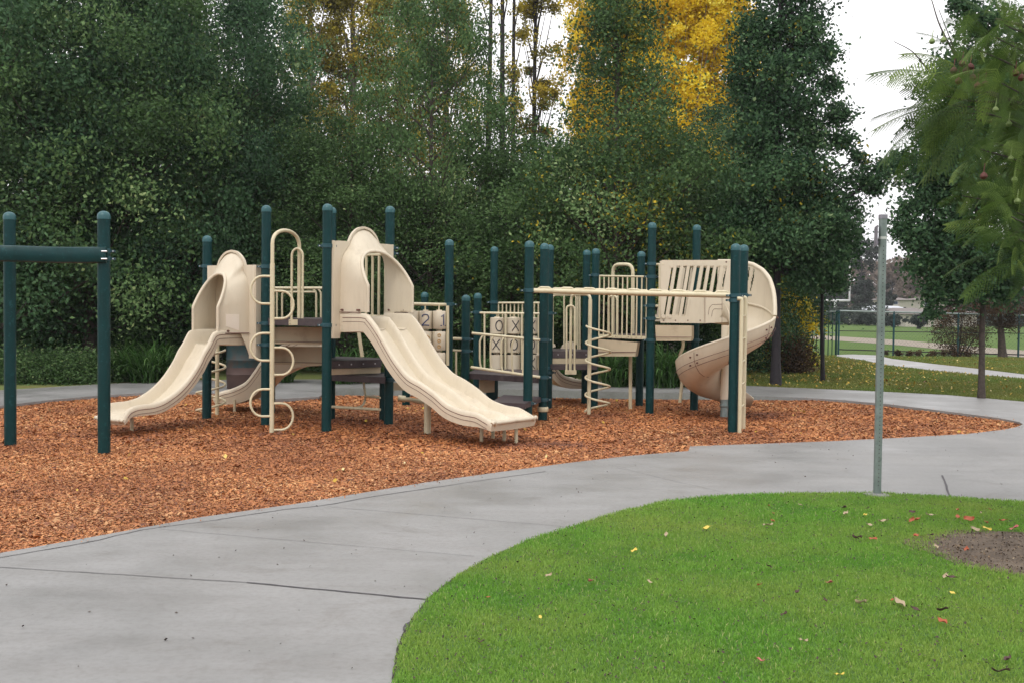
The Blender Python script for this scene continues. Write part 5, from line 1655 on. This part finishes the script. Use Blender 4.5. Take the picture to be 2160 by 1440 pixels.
for px, D, rz, s, lb in ((300, 27, 1, 1.0, 'tall dark shrub behind the strap leaved plants on the left'), (520, 27.5, 2, 1.0, 'tall dark shrub behind the barrel'), (700, 27.5, 3, 1.0, 'tall dark shrub behind the double slide canopy'), (900, 27.5, 4, 1.0, 'tall dark shrub behind the counting panel'),
                         (1080, 27.5, 5, 1.0, 'tall dark shrub behind the tic tac toe panel'), (1250, 27.5, .5, 1.0, 'tall dark shrub behind the five coil climber'), (1420, 27.0, 1.5, 1.0, 'tall dark shrub behind the right tower'), (1570, 28.0, 2.6, (.8, .8, 1.0), 'tall dark shrub behind the spiral slide'), (-150, 27, .8, 1.0, 'tall dark shrub off the left edge')):
    copy_tree(d1, ((px - 1080) / FOC * D, D, 0), rz, s, lb)

def strap_plant(label, n, Ls, seed):
    root = empty('strap_leaf_plant', (0, 0, 0), label, 'plant', 'strap leaved plants along the back path')
    r = np.random.default_rng(seed)
    VV, FF, TT = [], [], []
    K = 7
    for i in range(n):
        a = r.uniform(0, 2 * PI); L = Ls * r.uniform(.6, 1.15); w = .036 * r.uniform(.7, 1.2); up = r.uniform(.75, 1.45); bend = r.uniform(1.2, 2.6)
        x0, y0 = r.normal(0, .10, 2)
        p = np.array([x0, y0, 0.0]); side = np.array([-math.sin(a), math.cos(a), 0]); rows = []
        for k in range(K):
            t = k / (K - 1); e = up - bend * t * t
            ww = w * (1 - t ** 3) * (.6 + .4 * min(1, 3 * t)) / 2 + .001
            rows.append(p + side * ww); rows.append(p - side * ww)
            p = p + np.array([math.cos(a) * math.cos(e), math.sin(a) * math.cos(e), math.sin(e)]) * L / (K - 1)
        base = len(VV); VV += rows
        tt = float(np.clip(r.normal(.5, .22), 0, 1))
        for k in range(K - 1): FF.append((base + 2 * k, base + 2 * k + 1, base + 2 * k + 3, base + 2 * k + 2)); TT.append(tt)
    np_mesh('leaves', np.array(VV), np.array(FF), M['strap'], root, {'tint': np.array(TT)}, smooth=True)
    b = MB()
    b.lathe((0, 0, -.05), [(.12, 0), (.13, .06), (.05, .14)], 8); b.build('crown_base', M['stem'], root)
    return root
s1 = strap_plant('clump of long arching strap leaves', 190, 1.0, 5)
first = True
for px, D, rz, s, lb in ((305, 21.9, 0, 1.0, 'tall clump of strap leaves left of the single slide'), (250, 22.1, 1.1, .9, 'clump of strap leaves just right of the left frame post'), (355, 22.2, 2.3, .95, 'clump of strap leaves touching the edge of the single slide'),
                         (280, 23.2, 3.3, 1.1, 'clump of strap leaves in the second row left of the single slide'), (335, 23.3, 4.0, 1.1, 'clump of strap leaves behind the others left of the single slide'),
                         (720, 22.2, .7, .9, 'clump of strap leaves seen under the left of the double slide'), (765, 22.5, 1.7, .85, 'clump of strap leaves seen behind the slanting thin pole'), (600, 22.4, 4.4, .8, 'clump of strap leaves behind the loop climber'),
                         (1190, 22.6, 5.0, .85, 'clump of strap leaves above the small far slide'), (1300, 22.2, 2.7, 1.0, 'clump of strap leaves under the barred rail'), (1345, 22.5, 3.9, 1.0, 'clump of strap leaves behind the two middle posts of the right tower'),
                         (1400, 22.1, .2, 1.1, 'tall clump of strap leaves right of the tallest right tower post'), (1440, 22.4, 5.2, .95, 'clump of strap leaves next to the spiral slide'), (1500, 22.8, 1.2, .8, 'clump of strap leaves behind the column of the spiral slide'),
                         (1010, 22.6, 2.0, .8, 'clump of strap leaves behind the sloping bridge rail'), (950, 22.7, 2.9, .8, 'clump of strap leaves behind the counting panel post')):
    if first:
        s1.location = ((px - 1080) / FOC * D, D, 0); s1['label'] = lb; first = False
    else: copy_tree(s1, ((px - 1080) / FOC * D, D, 0), rz, s, lb)
shrub('yellow_shrub', 'yellow leaved shrub right of the tall bare trunk', 1668, 28.5, 1.2, 3.4, 3600, 111, 'gold', L=.09, W=.07, cr=.16, stems=18, mixmat='olive', mixfrac=.45)
shrub('red_shrub', 'low reddish brown shrub at the foot of the yellow one', 1672, 27.5, 1.3, .75, 3600, 113, 'redleaf', L=.07, W=.05, cr=.13)
shrub('yellow_shrub', 'small yellow shrub right in front of the picket gate', 1702, 30.5, .8, 1.7, 1300, 117, 'gold', L=.07, W=.055, cr=.12, mixmat='olive', mixfrac=.3)
shrub('brown_bush', 'wide reddish brown bush in front of the wire fence', 2022, 38.6, 1.75, 1.55, 9000, 119, 'redleaf', L=.07, W=.03, cr=.17, stems=26)
shrub('green_vine', 'low ragged weeds along the foot of the wire fence', 1955, 37.9, 3.6, .14, 1500, 121, 'redleaf', L=.08, W=.03, cr=.05, depth=.06)
T9 = make_tree('small_tree', 'small reddish tree leaning by the fence behind the slim right trunk', 'tree', 9000, 1.0, 3.4, prof([(0, .5), (.3, 1.0), (.7, .9), (1, .3)]), 123, 60, .28, .07, .04, 'redleaf', 'redbark' if False else 'bark', 2.8, .17, limbs=18, lean=(-.35, 0))
T9.location = ((2118 - 1080) / FOC * 37.6, 37.6, 0)

# ---- feathery tree at the right, partly in the frame
TX, TY = RINGC.x + .12, RINGC.y
fern = empty('feathery_tree', (TX, TY, 0), 'near tree with feathery fern like leaves and reddish seed pods at the upper right', 'tree')
def frond_base():
    """one feathery leaf along +X, length 1; returns verts, tri/quads"""
    V, F = [], []
    n = 17
    for s in (-1, 1):
        for k in range(n):
            t = .12 + .86 * k / (n - 1)
            L = .30 * math.sin(PI * (.18 + .72 * t)) ** .8
            x0 = t; ang = R(62 - 22 * t) * s
            dx, dy = math.cos(ang), math.sin(ang)
            px_, py_ = -dy, dx
            m_ = 11
            for j in range(m_):
                u = (j + .6) / m_; ll = .030 * (1 - .5 * u); droop = -.10 * u * u * L * 3
                cx_, cy_ = x0 + dx * L * u, dy * L * u
                z = -.05 * t * t + droop
                for sg in (-1, 1):
                    ex, ey = cx_ + (px_ * sg * .85 + dx * .5) * ll, cy_ + (py_ * sg * .85 + dy * .5) * ll
                    hw = .0095
                    b_ = len(V)
                    V += [(cx_ - dx * hw, cy_ - dy * hw, z), (ex, ey, z - .004), (cx_ + dx * hw * 1.2, cy_ + dy * hw * 1.2, z)]
                    F.append((b_, b_ + 1, b_ + 2))
            b_ = len(V); w = .003
            V += [(x0 - w, 0, -.05 * t * t), (x0 + w, 0, -.05 * t * t), (x0 + dx * L, dy * L, -.05 * t * t - .3 * L)]
            F.append((b_, b_ + 1, b_ + 2))
    b_ = len(V); V += [(0, -.006, 0), (0, .006, 0), (1, 0, -.05)]; F.append((b_, b_ + 1, b_ + 2))
    return np.array(V), np.array(F)
FV, FF = frond_base()
r = np.random.default_rng(77)
twigs = []       # (tip px, tip py, depth, heading degrees in the picture plane)
fr_specs = []
def spray_at(px, py, D, n, L, head, spread=40, jit=26, dj=.35):
    for _ in range(n):
        p = P(px + r.normal(0, jit * 1.25), py + r.normal(0, jit * 1.25), D + r.normal(0, dj))
        fr_specs.append((p, L * r.uniform(.6, 1.25), head + r.normal(0, spread), r.normal(-8, 38), r.normal(0, 60)))
# single leaves that stand out against the sky: heading 180 = to the left
for px, py, D, L, hd, el in ((1985, 235, 7.2, .42, 176, 12), (1990, 245, 7.1, .46, 190, -18), (1975, 262, 7.3, .36, 200, -35), (2010, 170, 7.0, .50, 172, 16), (2030, 150, 7.2, .42, 150, 30), (2040, 120, 7.1, .38, 140, 42),
                             (2000, 215, 7.2, .34, 165, 5), (2030, 190, 7.3, .34, 190, 0), (2050, 215, 7.2, .4, 200, -22), (2000, 250, 7.25, .32, 205, -45), (2060, 250, 7.2, .42, 195, -40), (2020, 225, 7.15, .4, 185, -8),
                             (2120, 530, 6.6, .36, 178, -4), (2135, 490, 6.5, .34, 185, 8), (2110, 480, 6.7, .30, 170, 10), (2150, 555, 6.5, .34, 186, -14), (2140, 450, 6.6, .34, 180, 5), (2100, 90, 7.0, .4, 160, 20)):
    fr_specs.append((P(px, py, D), L, hd, el, r.normal(0, 25)))
spray_at(2055, 205, 7.2, 26, .36, 180, 30, 28)
for (px, py, n) in ((2120, 60, 38), (2080, 140, 30), (2130, 160, 46), (2150, 260, 50), (2120, 300, 40), (2110, 370, 30), (2150, 380, 46), (2140, 450, 34), (2170, 520, 30), (2190, 100, 60), (2200, 220, 50), (2210, 330, 60), (2230, 430, 50),
                    (2300, 150, 60), (2320, 300, 60), (2350, 420, 40), (2290, 20, 40), (2420, 250, 60), (2450, 120, 40), (2480, 380, 40), (2250, -60, 40), (2400, -40, 40)):
    spray_at(px, py, 6.9 + r.normal(0, .3), int(n * 1.15), .19, 180, 95, 30, .5)
N = len(fr_specs); allV = np.zeros((N, len(FV), 3)); tint = np.zeros((N, len(FF)))
for i, (p, L, hd, el, rl) in enumerate(fr_specs):
    h, e, q = R(hd), R(el), R(rl)
    # heading in the X-Y plane with 180 pointing to -X
    d = np.array([math.cos(h) * math.cos(e), math.sin(h) * math.cos(e) * .6, math.sin(e)]); d /= np.linalg.norm(d)
    s_ = np.cross([0, 0, 1], d); s_ /= np.linalg.norm(s_) + 1e-9
    n_ = np.cross(d, s_)
    s2 = s_ * math.cos(q) + n_ * math.sin(q); n2 = np.cross(d, s2)
    V_ = FV * L; crv = .22 * math.sin(i * 1.7)
    allV[i] = np.array(tuple(p)) + V_[:, :1] * d + V_[:, 1:2] * s2 + V_[:, 2:3] * n2 + np.array([0, 0, -.26 * L]) * (FV[:, :1] ** 2) + s2 * (crv * L) * (FV[:, :1] ** 2)
    tint[i] = np.clip(r.normal(.42, .26) + r.normal(0, .08, len(FF)), 0, 1)
Fa = (FF[None] + (np.arange(N) * len(FV))[:, None, None]).reshape(-1, 3)
np_mesh('crown', allV.reshape(-1, 3), Fa, M['fern'], fern, {'tint': tint.ravel()})
b = MB()
tr = [Vector((TX, TY, -.2)), Vector((TX + .02, TY, .8)), Vector((TX - .03, TY, 1.9)), Vector((TX + .03, TY, 2.6)), Vector((TX + .1, TY, 3.6)), Vector((TX + .05, TY, 4.6))]
tr = [Vector(tuple(p)) for p in catmull(tr, 5)]
b.tube(tr, [.11 - .07 * i / (len(tr) - 1) for i in range(len(tr))], 12)
rb = random.Random(4)
def bough(pts, r0, r1=.004):
    q = [Vector(tuple(p)) for p in catmull(pts, 6)]
    b.tube(q, [r0 + (r1 - r0) * i / (len(q) - 1) for i in range(len(q))], 7)
s0 = Vector((TX, TY, 2.3)); s1_ = Vector((TX, TY, 1.9))
bough([s0, P(2220, 260, 7.1), P(2130, 215, 7.1), P(2080, 195, 7.15), P(2010, 190, 7.2), P(1960, 170, 7.2)], .032)
bough([P(2080, 195, 7.15), P(2030, 140, 7.15), P(1985, 60, 7.15), P(1965, 0, 7.2)], .009, .003)
bough([P(2060, 190, 7.15), P(2020, 120, 7.15), P(1980, 20, 7.15)], .007, .002)
bough([P(2010, 190, 7.2), P(1960, 150, 7.2), P(1925, 110, 7.2), P(1885, 88, 7.2)], .006, .002)
bough([P(2130, 215, 7.1), P(2060, 215, 7.2), P(2000, 205, 7.2), P(1975, 190, 7.2)], .010, .003)
bough([s1_, P(2230, 480, 6.9), P(2180, 470, 6.8), P(2130, 500, 6.7)], .026)
bough([s0, P(2260, 100, 7.1), P(2170, 60, 7.0), P(2100, 40, 7.0)], .03)
for p, L, hd, el, rl in fr_specs[::9]:
    c = at_height(tr, max(1.5, min(4.2, p.z - .3))); bough([c, c.lerp(p, .5) + Vector((0, 0, .1)), p], .012, .003)
b.build('trunk', M['bark'], fern)
for px, py, D, k in ((2022, 172, 6.95, 0), (2038, 150, 6.9, 0), (2052, 165, 6.92, 0), (2030, 135, 6.95, 0), (2062, 182, 6.9, 0), (2078, 178, 6.9, 0), (2012, 150, 6.95, 0), (2047, 142, 6.9, 0), (2142, 155, 6.8, 0), (2155, 165, 6.8, 0), (2075, 372, 6.6, 0),
                  (1966, 88, 7.0, 1), (1990, 85, 7.0, 1), (2100, 232, 6.8, 1), (2128, 262, 6.8, 1), (2132, 335, 6.8, 1), (2146, 425, 6.5, 1), (2140, 380, 6.7, 1)):
    q = MB(); rr = .021 if k == 0 else .018; c = P(px, py, D - (.45 if k == 0 else .25))
    pr = [(.002, -rr * .9), (rr * .6, -rr * .75), (rr, -rr * .2), (rr * .95, rr * .3), (rr * .55, rr * .8), (.004, rr * 1.05)]
    q.lathe((c.x, c.y, c.z), pr, 10); q.tube([c + Vector((0, 0, rr)), c + Vector((.01, .01, rr + .05))], .0025, 5)
    q.build('seed_pod', M['pod' if k == 0 else 'greenpod'], fern)

# ---- single fallen leaves on the near lawn
def fallen(mat_):
    me = MB()
    g = []
    for i in range(7):
        t = i / 6; w = .5 * math.sin(PI * (.06 + .88 * t)) ** .8; row = []
        for j in (-1, -.5, 0, .5, 1):
            row.append((t - .5, w * j * .6 + .12 * math.sin(t * 9) * (1 - abs(j)), .10 * j * j * (1 if j > 0 else .3) + .12 * (t - .4) ** 2 + .07 * math.sin(t * 7 + j)))
        g.append(row)
    me.shell(g, .012)
    me.tube([(-.5, 0, .11), (-.72, .03, .16)], .012, 5)
    return me
COLS = {'t': ('pale tan curled leaf lying on the near lawn', surf('tan_dry_leaf', (.30, .22, .13), (.46, .37, .24), 30, .6)),
        'r': ('bright red orange leaf lying on the near lawn', surf('red_orange_leaf', (.30, .06, .025), (.42, .11, .04), 30, .6)),
        'd': ('dark brown shrivelled leaf lying on the near lawn', surf('dark_dry_leaf', (.045, .02, .018), (.10, .05, .04), 30, .7)),
        'y': ('small yellow leaf lying on the near lawn', surf('yellow_leaf', (.60, .42, .05), (.70, .55, .12), 30, .6)),
        'p': ('pinkish red leaf lying on the near lawn', surf('pink_red_leaf', (.42, .09, .09), (.5, .15, .13), 30, .6))}
protos = {}
lst = [(233, 435, 't', .8), (480, 450, 'd', 1.3), (490, 483, 't', 1.3), (58, 440, 'r', .6), (85, 483, 'r', .9), (80, 525, 'r', .9), (55, 550, 't', 1.2), (598, 492, 'y', .7), (612, 455, 'd', .9), (865, 475, 'd', 1.0),
       (700, 527, 't', 1.3), (625, 548, 't', .9), (860, 522, 'r', 1.3), (895, 517, 'r', 1.1), (968, 493, 't', 1.3), (1118, 463, 'r', .9), (1300, 460, 'r', .7), (1120, 503, 'r', 1), (1185, 515, 'r', 1.7), (1250, 480, 't', .5), (1280, 533, 'r', 1.2),
       (1375, 523, 'r', 1.2), (1440, 565, 'p', 1.4), (1220, 573, 't', 1.2), (1285, 570, 'y', 1.2), (885, 607, 'r', 1), (970, 605, 'd', 1.2), (555, 620, 'd', 1.2), (645, 627, 'r', 1), (1000, 670, 't', 1), (1168, 688, 'r', 1.3), (57, 780, 'd', 1),
       (400, 872, 'p', 1.0), (215, 925, 'd', 1.1), (375, 970, 'd', .7), (575, 985, 't', 1.3), (795, 985, 't', 2.0), (752, 970, 'r', .6), (1050, 838, 't', 1.2), (1085, 842, 'd', 1.2), (1090, 930, 'y', .6), (1035, 1090, 'r', 1.3), (1035, 1025, 'd', 1.0), (255, 1200, 't', .8),
       (460, 1390, 'y', .7), (10, 1310, 'p', .9), (1400, 1300, 'd', 1.2), (1365, 1370, 'd', 1.5), (145, 1050, 'd', .7), (5, 885, 'r', .8), (880, 1020, 'd', 1.0)]
lst2 = [(1600 + x / 2.666, 900 + y / 2.666, c, s) for x, y, c, s in lst] + [(1490, 1112, 'y', 1.3), (1405, 1126, 't', .9), (1338, 1160, 'y', 1.0), (1158, 1212, 't', .9), (1246, 1224, 'p', .8), (1370, 1226, 't', .8), (1140, 1300, 'y', .5), (1030, 1258, 'r', .6), (1015, 1352, 'd', .5)]
rl = random.Random(9)
EXTRA = {}
for px, py, c, s in lst2:
    lb, mt = COLS[c]
    p = G(px, py, .045)
    if c not in protos:
        o = fallen(c).build('fallen_leaf', mt); protos[c] = o
    else:
        o = protos[c].copy(); COL.objects.link(o)
    sc_ = .052 * s * rl.uniform(.85, 1.15)
    o.location = p; o.rotation_euler = (rl.uniform(-.5, .5), rl.uniform(-.4, .4), rl.uniform(-3.1, 3.1)); o.scale = (sc_, sc_ * rl.uniform(.7, 1.1), sc_ * rl.uniform(.9, 1.6))
    tag(o, lb, 'leaf', 'single fallen leaves on the near lawn, ' + {'t': 'tan', 'r': 'red orange', 'd': 'dark brown', 'y': 'yellow', 'p': 'pinkish red'}[c])

# ================================================================== fence and far field
FY = 38.3
fence = empty('wire_fence', ((1950 - 1080) / FOC * FY, FY, 0), 'long green wire fence with dark posts and a pale top rail beyond the back lawn', 'fence')
def fx(px, D=FY): return P(px, 700, D).x
def fD(px): return 38.9 - (px - 1770) * .0034
fposts = [1770, 1886, 2022, 2150, 2290, 2430]
topz = lambda px: P(px, 656 + (px - 1770) * .0245, fD(px)).z
b = MB(); b.tube([P(px, 656 + (px - 1770) * .0245, fD(px)) for px in (1770, 1880, 2020, 2150, 2300, 2430)], .030, 8); b.build('top_rail', M['galv'], fence)
for px in fposts:
    q = MB(); t = P(px, 660, fD(px)); q.tube([Vector((t.x, t.y, -.3)), Vector((t.x, t.y, topz(px) + .03))], .034, 8); q.build('post', M['clamp'], fence)
b = MB(); b.tube([P(px, 698 + (px - 1770) * .014, fD(px)) for px in np.linspace(1770, 2430, 30)], .016, 6)
b.tube([P(px, 737 + (px - 1770) * .028 + random.uniform(-.6, .6), fD(px)) for px in np.linspace(1770, 2430, 40)], .022, 6); b.build('middle_wire', M['darkbark'], fence)
b = MB(); n = 260
wv, wf = [], []
xa, xb = P(1770, 700, fD(1770)).x, P(2430, 700, fD(2430)).x
ya, yb_ = fD(1770), fD(2430)
def fpt(t, z): return (xa + (xb - xa) * t, ya + (yb_ - ya) * t + .02, z)
Hf = 1.42
Lx = xb - xa; pitch = .12
k = -Hf
w = .0014
while k < Lx:
    for (t0, t1, za, zb) in ((k, k + Hf, .0, Hf), (k + Hf, k, .0, Hf)):
        # clip to the fence span
        if t0 < 0 or t1 < 0 or t0 > Lx or t1 > Lx: continue
        a = fpt(t0 / Lx, za); c = fpt(t1 / Lx, zb); i = len(wv)
        wv += [(a[0] - w, a[1], a[2]), (a[0] + w, a[1], a[2]), (c[0] + w, c[1], c[2]), (c[0] - w, c[1], c[2]), (a[0], a[1] + w * 2, a[2]), (c[0], c[1] + w * 2, c[2])]
        wf += [(i, i + 1, i + 2, i + 3), (i + 1, i + 4, i + 5, i + 2), (i + 4, i, i + 3, i + 5)]
    k += pitch
np_mesh('mesh_wire', np.array(wv), np.array(wf), M['clamp'], fence)
gate = empty('picket_gate', (P(1745, 700, 37.5).x, 37.5, 0), 'dark metal picket gate at the left end of the wire fence', 'gate')
for i, px in enumerate(np.linspace(1648, 1764, 15)):
    q = MB(); t = P(px, 700, 37.4); q.tube([Vector((t.x, t.y, -.1)), Vector((t.x, t.y, 1.5))], .016 if i not in (14, 7) else .035, 6); q.build('picket', M['teal'], gate)
q = MB(); q.tube([P(1646, 659, 37.4), P(1766, 657, 37.4)], .02, 6); q.tube([P(1646, 702, 37.4), P(1766, 702, 37.4)], .014, 6); q.build('rail', M['galv'], gate)

gx_, gD = 1792, 150
goal = empty('goal_post', (P(gx_, 650, gD).x, gD, -.16), 'white football goal post far off behind the young tree', 'goal post')
q = MB(); q.tube([P(1600 + 133, 634, gD), P(1792, 634.5, gD)], .14, 8); q.build('crossbar', M['white'], goal)
q = MB(); q.tube([P(1792, 635.5, gD), P(1793, 538, gD)], .12, 8); q.build('upright', M['white'], goal)
q = MB(); q.tube([P(1733, 634, gD), P(1734, 538, gD)], .12, 8); q.build('upright', M['white'], goal)
q = MB(); t = P(1762, 634, gD); q.tube([Vector((t.x, t.y, -.2)), t], .16, 8); q.build('stand', M['white'], goal)

def house(name, label, x0, x1, y_eave, y_ridge, y_base, D, wall='wallcream', roof='roof', wins=(), dep=9, gable=False, over=6):
    a, c = P(x0, y_base, D), P(x1, y_base, D); ze = P(x0, y_eave, D).z; zr = P(x0, y_ridge, D).z
    root = empty(name, ((a.x + c.x) / 2, D, -.16), label, 'house', 'houses beyond the playing field')
    b = MB(); b.prism([Vector((a.x, D, -.16)), Vector((c.x, D, -.16)), Vector((c.x, D, ze)), Vector((a.x, D, ze))], (0, dep, 0)); b.build('wall', M[wall], root)
    o = over / FOC * D; b = MB()
    if gable:
        b.prism([Vector((a.x - o, D - .4, ze)), Vector((c.x + o, D - .4, ze)), Vector(((a.x + c.x) / 2, D - .4, zr))], (0, dep + .8, 0))
    else:
        vs = [Vector((a.x - o, D - .5, ze)), Vector((c.x + o, D - .5, ze)), Vector((c.x + o, D + dep + .5, ze)), Vector((a.x - o, D + dep + .5, ze)), Vector((a.x + (c.x - a.x) * .2, D + dep / 2, zr)), Vector((c.x - (c.x - a.x) * .2, D + dep / 2, zr))]
        b.add(vs, [(0, 1, 5, 4), (1, 2, 5), (2, 3, 4, 5), (3, 0, 4), (0, 3, 2, 1)], 0, False)
    b.build('roof', M[roof], root)
    for (wx0, wx1, wy0, wy1) in wins:
        f = MB(); p0, p1 = P(wx0, wy1, D), P(wx1, wy0, D)
        f.prism([Vector((p0.x - .08, D - .06, p0.z - .08)), Vector((p1.x + .08, D - .06, p0.z - .08)), Vector((p1.x + .08, D - .06, p1.z + .08)), Vector((p0.x - .08, D - .06, p1.z + .08))], (0, .05, 0)); fo = f.build('window', M['white'], root)
        f = MB(); f.prism([Vector((p0.x, D - .09, p0.z)), Vector((p1.x, D - .09, p0.z)), Vector((p1.x, D - .09, p1.z)), Vector((p0.x, D - .09, p1.z))], (0, .02, 0)); f.build('pane', M['pane'], fo)
    return root
house('house', 'single storey house with a wide pale grey roof beyond the field', 1850, 1945, 660, 645, 675, 118, 'wallcream', 'greyroof', [(1872, 1880, 662, 670)], dep=10)
house('house', 'two storey cream house with a small square window beyond the field', 1948, 2002, 633, 628, 668, 128, 'wallcream', 'roof', [(1951, 1961, 637, 646)], dep=8)
house('house', 'low house with a broad brown roof in front of the two storey one', 1910, 1992, 663, 650, 682, 108, 'wallcream', 'roof', [(1936, 1944, 666, 673)], dep=12)
house('house', 'pale house half hidden behind the right tree', 1994, 2060, 661, 648, 680, 112, 'wallcream', 'roof', [(2010, 2020, 664, 671)], dep=9)
house('house', 'far house with a brown roof seen above the grey one', 1878, 1925, 633, 627, 655, 150, 'wallcream', 'roof', [(1885, 1893, 636, 642)], dep=9)

# distant trees
def far_tree(name, label, px, D, wpx, ytop, ybot, n, seed, leafmat, shape='round', group='distant trees beyond the field', trunk=True, L=None):
    s = D / FOC; x = (px - 1080) * s; zt = P(px, ytop, D).z; zb = max(-.1, P(px, ybot, D).z); rad = wpx * s / 2
    f = {'round': prof([(0, rad * .6), (.3, rad), (.7, rad * .85), (1, rad * .25)]), 'cone': prof([(0, rad), (.5, rad * .6), (1, rad * .08)]),
         'pine': prof([(0, rad * .25), (.35, rad * .4), (.6, rad), (.85, rad * .9), (1, rad * .3)])}[shape]
    L = L or s * 7
    t = make_tree(name, label, 'tree', n, zb, zt, f, seed, max(24, n // 60), rad * .22, L, L * .6, leafmat, 'darkbark', zt * .9, .25, limbs=24, hollow=.2, lump=.35, limb_r=.12, group=group)
    t.location = (x, D, 0)
    return t
far_tree('pine_tree', 'distant tall dark pine between the tall right tree and the sign post', 1815, 165, 78, 488, 610, 2600, 201, 'fargreen', 'pine')
far_tree('pine_tree', 'distant dark pine behind the goal post', 1762, 175, 60, 520, 640, 2200, 202, 'fargreen', 'pine')
far_tree('cypress_tree', 'distant dark bushy tree left of the sign post', 1822, 150, 52, 588, 668, 3200, 203, 'fargreen', 'round')
far_tree('cypress_tree', 'distant dark tree just right of the sign post', 1868, 145, 34, 600, 662, 2200, 204, 'fargreen', 'round')
far_tree('cypress_tree', 'distant dark tree under the goal crossbar', 1760, 170, 64, 600, 668, 3200, 205, 'fargreen', 'round')
far_tree('cypress_tree', 'distant dark tree left of the goal post', 1700, 170, 74, 585, 668, 3200, 206, 'fargreen', 'round')
far_tree('bare_tree', 'distant hazy brown tree above the houses', 1935, 190, 90, 575, 650, 6000, 207, 'hazybrown', 'round')
far_tree('bare_tree', 'distant hazy brown tree right of the sign post', 1880, 200, 50, 552, 650, 3600, 208, 'hazybrown', 'round')
far_tree('bare_tree', 'distant hazy brown tree behind the pale house', 1985, 180, 70, 590, 650, 3600, 209, 'hazybrown', 'round')
far_tree('cypress_tree', 'distant dark tree at the right edge', 2140, 120, 90, 605, 668, 4200, 210, 'fargreen', 'round')
far_tree('cypress_tree', 'distant dark tree between the right trunks', 2070, 130, 76, 615, 672, 3200, 211, 'fargreen', 'round')
far_tree('cypress_tree', 'distant dark tree beyond the right edge', 2240, 120, 110, 600, 668, 3200, 212, 'fargreen', 'round')
far_tree('cypress_tree', 'distant dark bush in front of the low brown roofed house', 1938, 98, 40, 668, 684, 1600, 213, 'fargreen', 'round')
far_tree('cypress_tree', 'distant dark hedge bush left of the grey roofed house', 1830, 112, 50, 664, 681, 1800, 214, 'fargreen', 'round')
far_tree('cypress_tree', 'distant dark hedge bush beside the sign post', 1885, 104, 50, 668, 683, 1800, 215, 'fargreen', 'round')
# brushwood belt along the far edge of the field
r = np.random.default_rng(300)
n = 26000; x = r.uniform(20, 110, n); y = r.uniform(112, 124, n); hgt = 2.4 * vnoise(x * .25, y * .1, 7) + .3
z = -.1 + hgt * r.random(n)
V = leaf_quads(np.stack([x, y, z], 1), .38, .24, r, .1)
tag(np_mesh('brushwood', V, np.arange(n * 4).reshape(-1, 4), M['fargreen'], face_attr={'tint': r.random(n)}), 'dark brushwood belt along the far edge of the playing field', 'brushwood', kind='stuff')
n = 60000; x = r.uniform(-140, 170, n); y = r.uniform(235, 260, n); z = -.1 + (9 + 7 * vnoise(x * .08 + 9, y * .01, 8)) * r.random(n)
V = leaf_quads(np.stack([x, y, z], 1), 1.3, .8, r, .1)
tag(np_mesh('far_woodland', V, np.arange(n * 4).reshape(-1, 4), M['hazybrown'], face_attr={'tint': r.random(n)}), 'hazy belt of far woodland on the horizon', 'woodland', kind='stuff')
